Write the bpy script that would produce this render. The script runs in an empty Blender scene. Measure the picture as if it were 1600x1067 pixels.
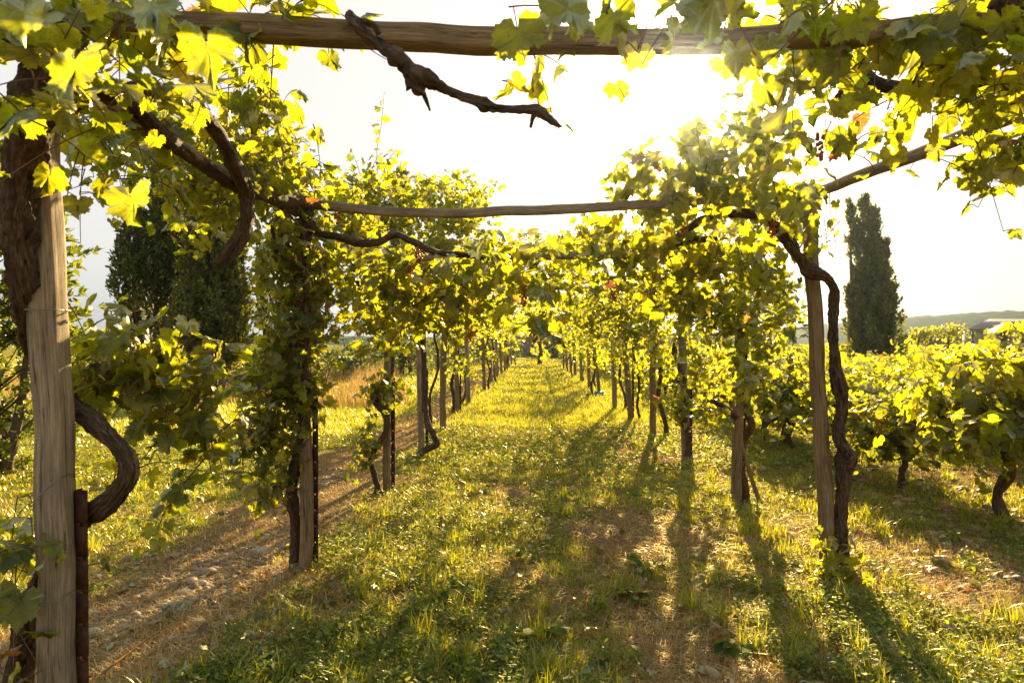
import bpy, math, random
import numpy as np
from mathutils import Vector
R = math.radians
rs = np.random.RandomState(7)
random.seed(7)
C = bpy.context.scene
COL = C.collection
F = 1067.0          # focal length in photo pixels (24 mm on 36 mm)
CAMZ = 1.5
SUN_AZ, SUN_EL = 13.9, 20.6
EXPO = 2.15
HAZE = .0007
SKYCAP = .94 / 2**EXPO

# ------------------------------------------------------------------ camera, world, sun, exposure
cam_d = bpy.data.cameras.new('camera'); cam = bpy.data.objects.new('camera', cam_d); COL.objects.link(cam)
cam.location = (0, 0, CAMZ); cam.rotation_euler = (R(90.07), 0, 0)
cam_d.lens = 24; cam_d.sensor_width = 36; cam_d.clip_start = 0.05; cam_d.clip_end = 6000
cam_d.dof.use_dof = True; cam_d.dof.focus_distance = 5.0; cam_d.dof.aperture_fstop = 5.6
C.camera = cam
w = bpy.data.worlds.new("World"); C.world = w; w.use_nodes = True
wn = w.node_tree.nodes; wl = w.node_tree.links
bg = wn['Background']
sky = wn.new('ShaderNodeTexSky'); sky.sky_type = 'NISHITA'; sky.sun_disc = False
sky.sun_elevation = R(SUN_EL); sky.sun_rotation = R(SUN_AZ)
sky.altitude = 50; sky.air_density = 1.0; sky.dust_density = 3.5; sky.ozone_density = 1.0
# overexposed hazy sky: the Nishita sky, warmed a little and levelled off
wt = wn.new('ShaderNodeMix'); wt.data_type = 'RGBA'; wt.blend_type = 'MULTIPLY'; wt.inputs[0].default_value = 1; wl.new(sky.outputs[0], wt.inputs[6]); wt.inputs[7].default_value = (1.0, .95, .88, 1)
wm = wn.new('ShaderNodeVectorMath'); wm.operation = 'MINIMUM'; wl.new(wt.outputs[2], wm.inputs[0]); wm.inputs[1].default_value = (SKYCAP / .15, SKYCAP / .15 * .97, SKYCAP / .15 * .92)
wl.new(wm.outputs[0], bg.inputs[0]); bg.inputs[1].default_value = 0.15
sd = bpy.data.lights.new('sun', 'SUN'); sd.energy = 5.0; sd.angle = R(0.55); sd.color = (1.0, 0.77, 0.40)
sun = bpy.data.objects.new('sun', sd); COL.objects.link(sun)
sdir = Vector((math.sin(R(SUN_AZ)) * math.cos(R(SUN_EL)), math.cos(R(SUN_AZ)) * math.cos(R(SUN_EL)), math.sin(R(SUN_EL))))
sun.rotation_euler = sdir.to_track_quat('Z', 'Y').to_euler(); sun.location = (10, 40, 20)
C.view_settings.view_transform = 'Standard'; C.view_settings.look = 'None'
C.view_settings.exposure = EXPO; C.view_settings.gamma = 1.0
C.cycles.use_denoising = True
C.cycles.max_bounces = 8; C.cycles.transmission_bounces = 6; C.cycles.diffuse_bounces = 4; C.cycles.glossy_bounces = 2
C.cycles.sample_clamp_indirect = 6; C.cycles.volume_bounces = 0; C.cycles.caustics_reflective = False; C.cycles.caustics_refractive = False

# ------------------------------------------------------------------ helpers
def P(u, v, d):
    return np.array([(u - 800) * d / F, d, CAMZ - (v - 532) * d / F])

def vnoise(x, y, seed=0):
    x = np.asarray(x, float); y = np.asarray(y, float)
    xi = np.floor(x).astype(np.int64); yi = np.floor(y).astype(np.int64)
    fx = x - xi; fy = y - yi
    fx = fx * fx * (3 - 2 * fx); fy = fy * fy * (3 - 2 * fy)
    def h(a, b):
        n = (a * 374761393 + b * 668265263 + seed * 974711) & 0x7fffffff
        n = ((n ^ (n >> 13)) * 1274126177) & 0x7fffffff
        n = n ^ (n >> 16)
        return (n & 0xffff) / 65535.0
    return (h(xi, yi) * (1 - fx) + h(xi + 1, yi) * fx) * (1 - fy) + (h(xi, yi + 1) * (1 - fx) + h(xi + 1, yi + 1) * fx) * fy

def fbm(x, y, seed=0, o=3):
    s = 0; a = .5; t = 0
    for i in range(o):
        s = s + a * vnoise(np.asarray(x) * 2**i, np.asarray(y) * 2**i, seed + i * 17); t += a; a *= .5
    return s / t

def sstep(a, b, x):
    t = np.clip((np.asarray(x, float) - a) / (b - a), 0, 1); return t * t * (3 - 2 * t)

def xl(y): return -1.43 + .028 * y
def xr(y): return 2.02 + .020 * y

def gz(x, y):
    x = np.asarray(x, float); y = np.asarray(y, float)
    z = .05 * (fbm(x * .8, y * .8, 3) - .5) + .03 * (fbm(x * 3, y * 3, 5) - .5)
    z = z - .16 * sstep(-1.0, -3.0, x - .028 * y) + .05 * np.exp(-((x - xl(y)) / .5)**2)
    far = sstep(6, 40, np.hypot(x, y))
    return z * (1 - .6 * far)

def nrm(a): return a / np.maximum(np.linalg.norm(a, axis=-1, keepdims=True), 1e-9)

class MB:
    def __init__(s): s.v = []; s.f = []; s.lc = []; s.r = []; s.n = 0
    def add(s, v, faces, lc=None, r=0.5):
        v = np.asarray(v, float); m = len(v)
        s.v.append(v)
        s.lc.append(np.asarray(v if lc is None else lc, float))
        s.r.append(np.broadcast_to(np.asarray(r, float), (m,)).copy())
        for fa in faces:
            fa = np.asarray(fa, np.int64)
            if fa.size: s.f.append(fa + s.n)
        s.n += m
    def build(s, name, mat, parent=None, smooth=True):
        me = bpy.data.meshes.new(name)
        v = np.concatenate(s.v); me.vertices.add(len(v)); me.vertices.foreach_set('co', v.ravel())
        li = np.concatenate([f.ravel() for f in s.f]); tot = np.concatenate([np.full(len(f), f.shape[1]) for f in s.f])
        me.loops.add(len(li)); me.loops.foreach_set('vertex_index', li.astype(np.int32))
        me.polygons.add(len(tot)); st = np.concatenate([[0], np.cumsum(tot)[:-1]]).astype(np.int32)
        me.polygons.foreach_set('loop_start', st)
        if smooth: me.polygons.foreach_set('use_smooth', np.ones(len(tot), bool))
        a = me.attributes.new('lc', 'FLOAT_VECTOR', 'POINT'); a.data.foreach_set('vector', np.concatenate(s.lc).ravel())
        a = me.attributes.new('rnd', 'FLOAT', 'POINT'); a.data.foreach_set('value', np.concatenate(s.r))
        me.update(calc_edges=True)
        if mat: me.materials.append(mat)
        o = bpy.data.objects.new(name, me); COL.objects.link(o)
        if parent is not None:
            o.parent = parent; o.matrix_parent_inverse = parent.matrix_basis.inverted()
        return o

def box(mb, c, s, rz=0, r=.5):
    c = np.asarray(c, float); h = np.asarray(s, float) / 2
    v = np.array([[x, y, z] for z in (-1, 1) for y in (-1, 1) for x in (-1, 1)]) * h
    ca, sa = math.cos(rz), math.sin(rz)
    v = np.c_[v[:, 0] * ca - v[:, 1] * sa, v[:, 0] * sa + v[:, 1] * ca, v[:, 2]] + c
    mb.add(v, [[[0, 2, 3, 1], [4, 5, 7, 6], [0, 1, 5, 4], [2, 6, 7, 3], [0, 4, 6, 2], [1, 3, 7, 5]]], r=r)

def catmull(pts, n=8):
    p = np.asarray(pts, float)
    if len(p) < 3:
        t = np.linspace(0, 1, n + 1)[:, None]; return p[0] * (1 - t) + p[-1] * t
    p = np.vstack([2 * p[0] - p[1], p, 2 * p[-1] - p[-2]])
    out = []
    for i in range(1, len(p) - 2):
        for k in range(n):
            t = k / n
            out.append(.5 * ((2 * p[i]) + (-p[i - 1] + p[i + 1]) * t + (2 * p[i - 1] - 5 * p[i] + 4 * p[i + 1] - p[i + 2]) * t * t + (-p[i - 1] + 3 * p[i] - 3 * p[i + 1] + p[i + 2]) * t**3))
    out.append(p[-2]); return np.array(out)

def tube(mb, pts, rad, sides=8, sub=6, gnarl=0, square=0, twist=0, cap=True, seed=0, wob=0, r=.5, knob=0):
    """swept tube; lc = straightened coordinates so that the grain follows the piece"""
    cp = catmull(pts, sub); n = len(cp)
    rr = np.interp(np.linspace(0, 1, n), np.linspace(0, 1, len(rad)), rad) if hasattr(rad, '__len__') else np.full(n, float(rad))
    seg = np.linalg.norm(np.diff(cp, axis=0), axis=1); L = np.concatenate([[0], np.cumsum(seg)])
    if wob:
        for a in range(3): cp[:, a] += wob * (vnoise(L * 4 + 9 * a, L * 0 + seed, seed + a) - .5) * np.minimum(1, np.minimum(L, L[-1] - L) * 5)
    T = nrm(np.gradient(cp, axis=0))
    ref = np.array([0, 1, 0]) if abs(T[0][1]) < .8 else np.array([1, 0, 0])
    N = np.zeros_like(T); nv = nrm(ref - T[0] * (ref @ T[0])); N[0] = nv
    for i in range(1, n):
        nv = nrm(nv - T[i] * (nv @ T[i])); N[i] = nv
    B = np.cross(T, N)
    th = np.arange(sides) / sides * 2 * np.pi + (np.pi / sides if square else 0)
    if square:
        q = 1 / (np.abs(np.cos(th))**square + np.abs(np.sin(th))**square)**(1 / square)
    else: q = np.ones(sides)
    rad2 = rr[:, None] * q[None, :]
    if gnarl:
        tw = twist * L[:, None]
        th2 = th[None, :] + tw
        Lx = L[:, None] / max(.02, float(np.mean(rr))) * .05
        g = vnoise(np.cos(th2) * 1.6 + 5 + Lx * 7, np.sin(th2) * 1.6 + 5 + Lx * 5, seed) - .5
        g2 = vnoise(np.cos(th2) * 5 + 9 + Lx * 4, np.sin(th2) * 5 + 9 + Lx * 13, seed + 3) - .5
        g3 = np.abs(vnoise(np.cos(th2) * 9 + 3 + Lx * 2.2, np.sin(th2) * 9 + 3 + Lx * 3, seed + 6) - .5)
        rad2 = rad2 * (1 + gnarl * (g * 1.5 + g2 * 1.3 - g3 * 2.0 + .3))
        if knob:
            kn = np.maximum(0, vnoise(L * 6, L * 0, seed + 8) - .6) * knob
            rad2 = rad2 * (1 + kn[:, None])
    v = cp[:, None, :] + rad2[..., None] * (np.cos(th)[None, :, None] * N[:, None, :] + np.sin(th)[None, :, None] * B[:, None, :])
    R0 = float(np.mean(rr))
    lc = np.zeros((n, sides, 3)); lc[..., 0] = np.cos(th) * R0; lc[..., 1] = np.sin(th) * R0; lc[..., 2] = L[:, None]
    lc[..., 0] += seed * .37
    i = np.arange(n - 1)[:, None] * sides; j = np.arange(sides)[None, :]; j2 = (j + 1) % sides
    f = np.stack([i + j, i + j2, i + sides + j2, i + sides + j], -1).reshape(-1, 4)
    fs = [f]
    if cap: fs += [np.arange(sides)[::-1][None, :], (np.arange(sides) + (n - 1) * sides)[None, :]]
    mb.add(v.reshape(-1, 3), fs, lc.reshape(-1, 3), r)
    return cp

def tag(o, label=None, cat=None, group=None, kind=None):
    if label: o['label'] = label
    if cat: o['category'] = cat
    if group: o['group'] = group
    if kind: o['kind'] = kind
    return o
def empty(name, loc, label=None, cat=None, group=None):
    o = bpy.data.objects.new(name, None); COL.objects.link(o); o.location = Vector([float(q) for q in loc]); o.empty_display_size = .1
    return tag(o, label, cat, group)
# ------------------------------------------------------------------ materials
def mat(name):
    m = bpy.data.materials.new(name); m.use_nodes = True; nt = m.node_tree; nt.nodes.clear()
    o = nt.nodes.new('ShaderNodeOutputMaterial'); return m, nt, o
def nd(nt, t, **k):
    n = nt.nodes.new(t)
    for a, b in k.items():
        if a in ('i',):
            for kk, vv in b.items():
                if isinstance(vv, bpy.types.NodeSocket): nt.links.new(vv, n.inputs[kk])
                else: n.inputs[kk].default_value = vv
        else: setattr(n, a, b)
    return n
def ramp(nt, fac, stops, interp='LINEAR'):
    n = nt.nodes.new('ShaderNodeValToRGB'); nt.links.new(fac, n.inputs[0]); cr = n.color_ramp; cr.interpolation = interp
    while len(cr.elements) < len(stops): cr.elements.new(.5)
    for e, (p, c) in zip(cr.elements, stops): e.position = p; e.color = (*c, 1)
    return n.outputs[0]
def attr(nt, name): return nd(nt, 'ShaderNodeAttribute', attribute_name=name)
def mix(nt, fac, a, b, mode='MIX'):
    n = nt.nodes.new('ShaderNodeMix'); n.data_type = 'RGBA'; n.blend_type = mode
    for s, val in ((n.inputs[0], fac), (n.inputs[6], a), (n.inputs[7], b)):
        if isinstance(val, bpy.types.NodeSocket): nt.links.new(val, s)
        else: s.default_value = val if not isinstance(val, tuple) else (*val, 1)
    return n.outputs[2]
def noise(nt, vec, scale, detail=4, rough=.55, scl=None, dist=0):
    if scl is not None:
        mp = nd(nt, 'ShaderNodeMapping', i={0: vec}); mp.inputs['Scale'].default_value = scl; vec = mp.outputs[0]
    n = nd(nt, 'ShaderNodeTexNoise', i={'Vector': vec, 'Scale': scale, 'Detail': detail, 'Roughness': rough, 'Distortion': dist}); return n.outputs[0]
def math_(nt, op, a, b=0.0):
    n = nt.nodes.new('ShaderNodeMath'); n.operation = op
    for s, val in ((n.inputs[0], a), (n.inputs[1], b)):
        if isinstance(val, bpy.types.NodeSocket): nt.links.new(val, s)
        else: s.default_value = val
    return n.outputs[0]

def leaf_mat(name, stops, tstops, tr=.55, gloss=.06, rough=.42, veins=True, spots=True):
    m, nt, o = mat(name)
    r = attr(nt, 'rnd').outputs['Fac']; lc = attr(nt, 'lc').outputs['Vector']
    c = ramp(nt, r, stops); t = ramp(nt, r, tstops)
    if spots:
        geo = nd(nt, 'ShaderNodeNewGeometry')
        nz = noise(nt, geo.outputs['Position'], 28, 3)
        k = ramp(nt, nz, [(.35, (.72, .72, .72)), (.65, (1.15, 1.15, 1.15))])
        c = mix(nt, 1.0, c, k, 'MULTIPLY'); t = mix(nt, 1.0, t, k, 'MULTIPLY')
        nb = math_(nt, 'GREATER_THAN', noise(nt, geo.outputs['Position'], 75, 2), .68)
        c = mix(nt, math_(nt, 'MULTIPLY', nb, .7), c, (.10, .05, .015)); t = mix(nt, math_(nt, 'MULTIPLY', nb, .7), t, (.22, .09, .01))
    if veins:
        # radiating veins from the petiole (angle bands)
        sp = nd(nt, 'ShaderNodeSeparateXYZ', i={0: lc})
        an = math_(nt, 'ARCTAN2', sp.outputs[0], sp.outputs[1])
        ff = math_(nt, 'ABSOLUTE', math_(nt, 'SUBTRACT', math_(nt, 'FRACT', math_(nt, 'ADD', math_(nt, 'DIVIDE', an, .82), .5)), .5))
        rad = nd(nt, 'ShaderNodeVectorMath', operation='LENGTH', i={0: lc}).outputs['Value']
        vv = math_(nt, 'LESS_THAN', math_(nt, 'MULTIPLY', ff, rad), .017)
        c = mix(nt, math_(nt, 'MULTIPLY', vv, .5), c, (.16, .19, .06)); t = mix(nt, math_(nt, 'MULTIPLY', vv, .55), t, (.5, .52, .1))
    if veins:
        vo = nd(nt, 'ShaderNodeTexVoronoi', feature='DISTANCE_TO_EDGE', i={'Vector': lc, 'Scale': 8.0})
        fv = math_(nt, 'MULTIPLY', math_(nt, 'LESS_THAN', vo.outputs[0], .05), .3)
        c = mix(nt, fv, c, (.16, .18, .06)); t = mix(nt, fv, t, (.22, .26, .02))
    d = nd(nt, 'ShaderNodeBsdfDiffuse', i={0: c}); tt = nd(nt, 'ShaderNodeBsdfTranslucent', i={0: t})
    g = nd(nt, 'ShaderNodeBsdfGlossy', i={0: (1, .93, .66, 1), 1: rough})
    m1 = nd(nt, 'ShaderNodeMixShader', i={0: tr}); nt.links.new(d.outputs[0], m1.inputs[1]); nt.links.new(tt.outputs[0], m1.inputs[2])
    fr = nd(nt, 'ShaderNodeLayerWeight', i={0: .25})
    m2 = nd(nt, 'ShaderNodeMixShader', i={0: math_(nt, 'ADD', math_(nt, 'MULTIPLY', fr.outputs[0], .16), gloss * .45)})
    nt.links.new(m1.outputs[0], m2.inputs[1]); nt.links.new(g.outputs[0], m2.inputs[2]); nt.links.new(m2.outputs[0], o.inputs[0])
    return m

VINE = leaf_mat('vine_leaf',
    [(0, (.038, .068, .014)), (.5, (.065, .10, .018)), (.86, (.14, .15, .022)), (.93, (.22, .17, .03)), (.965, (.17, .07, .02)), (1, (.2, .03, .015))],
    [(0, (.24, .28, .006)), (.5, (.52, .50, .006)), (.86, (.76, .60, .01)), (.93, (.62, .45, .03)), (.965, (.45, .16, .03)), (1, (.5, .05, .02))], tr=.68)
VINEFAR = leaf_mat('vine_leaf_distant',
    [(0, (.05, .085, .018)), (.5, (.085, .12, .022)), (.9, (.15, .15, .025)), (1, (.16, .09, .02))],
    [(0, (.30, .35, .006)), (.5, (.54, .52, .006)), (.9, (.74, .60, .01)), (1, (.5, .25, .03))], tr=.68, veins=False, spots=False)
GRASS = leaf_mat('green_grass',
    [(0, (.065, .10, .012)), (.6, (.17, .20, .02)), (1, (.32, .28, .06))],
    [(0, (.36, .40, .008)), (.6, (.68, .58, .01)), (1, (.62, .55, .10))], tr=.5, veins=False, spots=False, gloss=.05, rough=.35)
STRAW = leaf_mat('dry_grass',
    [(0, (.20, .10, .03)), (.6, (.42, .24, .075)), (1, (.56, .37, .14))],
    [(0, (.30, .15, .03)), (.6, (.58, .36, .10)), (1, (.62, .42, .16))], tr=.35, veins=False, spots=False, gloss=.0, rough=.6)
WEED = leaf_mat('weed_leaf',
    [(0, (.055, .10, .02)), (.6, (.13, .18, .035)), (1, (.32, .34, .16))],
    [(0, (.26, .32, .015)), (.6, (.46, .46, .02)), (1, (.6, .56, .18))], tr=.5, veins=False, spots=False, gloss=.02, rough=.5)
LITTER = leaf_mat('fallen_leaf',
    [(0, (.07, .08, .03)), (.5, (.16, .11, .05)), (.8, (.22, .08, .03)), (1, (.12, .04, .02))],
    [(0, (.2, .22, .03)), (.5, (.3, .2, .05)), (.8, (.4, .12, .03)), (1, (.2, .06, .03))], tr=.35, gloss=.08)
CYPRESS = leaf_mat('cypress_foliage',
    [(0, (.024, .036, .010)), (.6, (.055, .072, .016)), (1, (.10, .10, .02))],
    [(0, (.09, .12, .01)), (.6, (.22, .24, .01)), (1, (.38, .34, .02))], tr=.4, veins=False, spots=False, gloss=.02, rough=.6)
CYPRESSLIT = leaf_mat('sunlit_cypress_foliage',  # brighter copy of the cypress foliage, sunlight put into its colours
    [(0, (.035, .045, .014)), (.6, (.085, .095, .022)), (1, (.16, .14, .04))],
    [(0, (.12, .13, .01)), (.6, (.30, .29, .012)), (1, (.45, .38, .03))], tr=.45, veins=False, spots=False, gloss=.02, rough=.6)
JUNIPER = leaf_mat('juniper_foliage',
    [(0, (.03, .05, .012)), (.6, (.08, .10, .018)), (1, (.14, .14, .03))],
    [(0, (.12, .16, .01)), (.6, (.30, .32, .015)), (1, (.45, .42, .03))], tr=.45, veins=False, spots=False, gloss=.02, rough=.6)
SHRUB = leaf_mat('shrub_foliage',
    [(0, (.03, .045, .014)), (.6, (.07, .085, .025)), (1, (.13, .12, .05))],
    [(0, (.08, .11, .02)), (.6, (.22, .25, .03)), (1, (.35, .32, .08))], tr=.4, veins=False, spots=False, gloss=.03, rough=.6)

def wood_mat(name, stops, scale=1.0, crack=.6, bump=.6, zs=7):
    m, nt, o = mat(name); lc = attr(nt, 'lc').outputs['Vector']
    n1 = noise(nt, lc, 1, 8, .72, (170 * scale, 170 * scale, zs)); n2 = noise(nt, lc, 1, 5, .65, (14, 14, 4)); n3 = noise(nt, lc, 1, 4, .75, (75 * scale, 75 * scale, zs * .35), 1.6)
    c = ramp(nt, n1, stops)
    st = ramp(nt, n2, [(.3, (.62, .58, .54)), (.7, (1.2, 1.18, 1.12))]); c = mix(nt, 1, c, st, 'MULTIPLY')
    ck = ramp(nt, n3, [(.36, (1 - crack,) * 3), (.42, (1, 1, 1))]); c = mix(nt, 1, c, ck, 'MULTIPLY')
    b = nd(nt, 'ShaderNodeBump', i={'Strength': bump, 'Distance': .006, 'Height': math_(nt, 'ADD', n1, math_(nt, 'MULTIPLY', ck, 1.0))})
    p = nd(nt, 'ShaderNodeBsdfPrincipled', i={'Base Color': c, 'Roughness': .85, 'Normal': b.outputs[0]})
    p.inputs['Specular IOR Level'].default_value = .25
    nt.links.new(p.outputs[0], o.inputs[0]); return m
WOOD = wood_mat('weathered_timber', [(.28, (.11, .068, .032)), (.5, (.235, .155, .08)), (.72, (.40, .285, .16))])
WOODG = wood_mat('grey_timber', [(.28, (.14, .095, .06)), (.5, (.28, .205, .135)), (.72, (.45, .35, .24))])
BARK = wood_mat('vine_bark', [(.3, (.03, .017, .010)), (.5, (.09, .052, .03)), (.68, (.21, .13, .08))], .8, .8, 1.0, 26)
TRUNK = wood_mat('tree_bark', [(.3, (.06, .045, .03)), (.5, (.14, .10, .07)), (.75, (.26, .2, .14))], .5, .5, .8)
def simple(name, c, rough=.7, metal=0, var=.25, scale=12, bump=0):
    m, nt, o = mat(name); geo = nd(nt, 'ShaderNodeNewGeometry')
    n = noise(nt, geo.outputs['Position'], scale, 5, .6)
    k = ramp(nt, n, [(.3, (1 - var,) * 3), (.7, (1 + var,) * 3)])
    p = nd(nt, 'ShaderNodeBsdfPrincipled', i={'Base Color': mix(nt, 1, c, k, 'MULTIPLY'), 'Roughness': rough, 'Metallic': metal}); p.inputs['Specular IOR Level'].default_value = .15
    if bump:
        b = nd(nt, 'ShaderNodeBump', i={'Strength': bump, 'Distance': .01, 'Height': n}); nt.links.new(b.outputs[0], p.inputs['Normal'])
    nt.links.new(p.outputs[0], o.inputs[0]); return m
RUST = simple('rusted_steel', (.075, .032, .018), .8, .3, .45, 40, .3)
WIRE = simple('galvanised_wire', (.22, .2, .18), .5, .7)
STEM = simple('young_vine_stem', (.16, .09, .04), .55, 0, .3, 20)
TENDRIL = simple('green_vine_stem', (.14, .13, .04), .5, 0, .3, 20)
def grape_mat():
    m, nt, o = mat('grape_skin'); r = attr(nt, 'rnd').outputs['Fac']
    p = nd(nt, 'ShaderNodeBsdfPrincipled', i={'Base Color': ramp(nt, r, [(0, (.25, .07, .05)), (.6, (.42, .14, .05)), (1, (.55, .3, .06))]), 'Roughness': .4})
    p.inputs['Subsurface Weight'].default_value = .4; p.inputs['Subsurface Radius'].default_value = (.02, .008, .004)
    t = nd(nt, 'ShaderNodeBsdfTranslucent', i={0: (.7, .25, .04, 1)}); mx = nd(nt, 'ShaderNodeMixShader', i={0: .4})
    nt.links.new(p.outputs[0], mx.inputs[1]); nt.links.new(t.outputs[0], mx.inputs[2]); nt.links.new(mx.outputs[0], o.inputs[0]); return m
GRAPE = grape_mat()
def stone_mat():
    m, nt, o = mat('river_stone'); r = attr(nt, 'rnd').outputs['Fac']; geo = nd(nt, 'ShaderNodeNewGeometry')
    n = noise(nt, geo.outputs['Position'], 30, 5, .6)
    c = ramp(nt, r, [(0, (.13, .075, .035)), (.4, (.25, .15, .065)), (.85, (.34, .22, .10)), (1, (.46, .36, .24))])
    c = mix(nt, 1, c, ramp(nt, n, [(.3, (.65,) * 3), (.7, (1.15,) * 3)]), 'MULTIPLY')
    p = nd(nt, 'ShaderNodeBsdfPrincipled', i={'Base Color': c, 'Roughness': .65}); nt.links.new(p.outputs[0], o.inputs[0]); return m
STONE = stone_mat()
def ground_mat():
    m, nt, o = mat('ground_soil'); geo = nd(nt, 'ShaderNodeNewGeometry'); pos = geo.outputs['Position']
    r = attr(nt, 'rnd').outputs['Fac']
    n1 = noise(nt, pos, 9, 8, .7); n2 = noise(nt, pos, 60, 5, .7); n3 = noise(nt, pos, 1.3, 4, .6)
    soil = ramp(nt, n2, [(.3, (.09, .05, .022)), (.5, (.24, .145, .065)), (.7, (.42, .28, .14))])
    green = ramp(nt, n2, [(.3, (.08, .08, .015)), (.5, (.20, .18, .03)), (.7, (.38, .30, .07))])
    f = math_(nt, 'ADD', r, math_(nt, 'MULTIPLY', math_(nt, 'SUBTRACT', n1, .5), 1.2))
    c = mix(nt, ramp(nt, f, [(.35, (0, 0, 0)), (.6, (1, 1, 1))]), soil, green)
    b = nd(nt, 'ShaderNodeBump', i={'Strength': .9, 'Distance': .03, 'Height': math_(nt, 'ADD', n1, n2)})
    p = nd(nt, 'ShaderNodeBsdfPrincipled', i={'Base Color': c, 'Roughness': .95, 'Normal': b.outputs[0]}); p.inputs['Specular IOR Level'].default_value = .0
    nt.links.new(p.outputs[0], o.inputs[0]); return m
SOIL = ground_mat()

# ------------------------------------------------------------------ ground (one sheet to the horizon)
def green_mask(x, y):
    """how much of the spot is grown over with green grass (0 bare/straw .. 1 lawn)"""
    x = np.asarray(x, float); y = np.asarray(y, float)
    g = fbm(x * .9 + 3, y * .9, 21, 3) * .75 + fbm(x * 3.1, y * 3.1, 33, 2) * .35
    g = g + .12 * sstep(5, 12, y)
    bank = np.exp(-((x - (xl(y) - .85)) / .55)**2) * (1 - .5 * sstep(14, 30, y))
    g = g - .7 * bank
    g = g + .12 * sstep(-2.6, -3.6, x - .028 * y)
    g = g - .05 * (1 - sstep(4, 9, y))
    g = g - .3 * np.exp(-((x - .75 - .02 * y) / .35)**2) * (1 - sstep(4.5, 7.5, y))
    g = g + .22 * np.exp(-((x + .7) / .5)**2) * (1 - sstep(5, 8, y))
    return np.clip(g, 0, 1)
def seg(a, b, n): return np.linspace(a, b, n)
xs = np.concatenate([-np.geomspace(1650, 16, 22), seg(-15.5, -6, 40)[:-1], seg(-6, 7, 220), seg(7, 16, 40)[1:], np.geomspace(17, 1650, 22)])
ys = np.concatenate([seg(-30, 0, 16)[:-1], seg(0, 14, 220), seg(14, 40, 110)[1:], np.geomspace(41, 1150, 34)])
X, Y = np.meshgrid(xs, ys)
Z = gz(X, Y)
nx, ny = len(xs), len(ys)
ii = np.arange(ny - 1)[:, None] * nx + np.arange(nx - 1)[None, :]
g = MB(); g.add(np.stack([X, Y, Z], -1).reshape(-1, 3), [np.stack([ii, ii + 1, ii + nx + 1, ii + nx], -1).reshape(-1, 4)], r=green_mask(X, Y).ravel())
tag(g.build('ground', SOIL), 'grassy vineyard soil running to the horizon', 'ground', kind='structure')

# ------------------------------------------------------------------ leaves
HALF = {
 'hi': [(0,1.02),(.06,.88),(.12,.90),(.14,.77),(.21,.76),(.22,.65),(.28,.69),(.33,.64),(.40,.72),(.45,.64),(.60,.62),(.53,.50),(.60,.44),(.54,.39),(.49,.32),(.57,.28),(.58,.19),(.68,.12),(.60,.03),(.62,-.08),(.52,-.12),(.48,-.24),(.38,-.22),(.28,-.32),(.18,-.26),(.08,-.22),(.03,.02)],
 'mid': [(0,1),(.08,.86),(.19,.79),(.21,.64),(.40,.70),(.60,.6),(.49,.32),(.62,.2),(.66,.06),(.5,-.2),(.22,-.3),(.03,.02)],
 'low': [(0,1),(.2,.6),(.55,.6),(.45,.28),(.62,0),(.25,-.28)],
 'tiny': [(0,1),(.52,.45),(.42,-.22)]}
def template(lod):
    h = HALF[lod]; pts = h + [(-x, y) for x, y in h[::-1] if x > 0]
    pts = np.array(pts, float); n = len(pts)
    if lod == 'tiny': return np.c_[pts, np.zeros(n)], [np.arange(n)[None, :]]
    c = np.array([0, .18])
    if lod == 'hi':
        mid = c + (pts - c) * .55
        v = np.vstack([[c], mid, pts]); i = np.arange(n); j = (i + 1) % n
        fs = [np.stack([np.zeros(n, int), 1 + i, 1 + j], -1), np.stack([1 + i, 1 + n + i, 1 + n + j, 1 + j], -1)]
    else:
        v = np.vstack([[c], pts]); i = np.arange(n); j = (i + 1) % n
        fs = [np.stack([np.zeros(n, int), 1 + i, 1 + j], -1)]
    return np.c_[v, np.zeros(len(v))], fs
TPL = {k: template(k) for k in HALF}

def leaves(mb, pos, nor, tip, size, lod, rnd, scale_x=1.0):
    n = len(pos)
    if n == 0: return
    T, fs = TPL[lod]; m = len(T)
    tip = nrm(tip - nor * np.sum(tip * nor, 1, keepdims=True)); side = np.cross(tip, nor)
    x = T[None, :, 0] * scale_x; y = T[None, :, 1]
    cup = rs.uniform(-.5, .8, n)[:, None]; droop = rs.uniform(.0, .9, n)[:, None]; ph = rs.uniform(0, 6.3, n)[:, None]
    z = -cup * np.abs(x)**1.3 - droop * (y - .1)**2 * np.sign(y - .1) * .5 + .07 * np.sin(9 * x + ph) * np.abs(y) + .06 * np.sin(8 * y + ph * 2) + .03 * np.sin(17 * x + 13 * y + ph)
    s = np.asarray(size)[:, None, None]
    x = x * rs.uniform(.82, 1.14, (n, 1)) + .16 * rs.normal(0, 1, (n, 1)) * y * (np.abs(x) > .01); y = y * (1 + .12 * rs.normal(0, 1, (n, 1)) * np.sign(x))
    sq = 1 - .15 * np.abs(cup)
    v = pos[:, None, :] + s * ((x * sq)[..., None] * side[:, None, :] + (y + 0 * z)[..., None] * tip[:, None, :] + z[..., None] * nor[:, None, :])
    F_ = [(np.arange(n)[:, None, None] * m + f[None]).reshape(-1, f.shape[1]) for f in fs]
    lc = np.broadcast_to(T[None], (n, m, 3)).reshape(-1, 3)
    mb.add(v.reshape(-1, 3), F_, lc, np.repeat(np.asarray(rnd), m))

def rand_rnd(n):
    r = np.clip(rs.normal(.42, .22, n), 0, .88)
    k = rs.rand(n); r = np.where(k > .991, rs.uniform(.9, 1, n), r); return r

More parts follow.
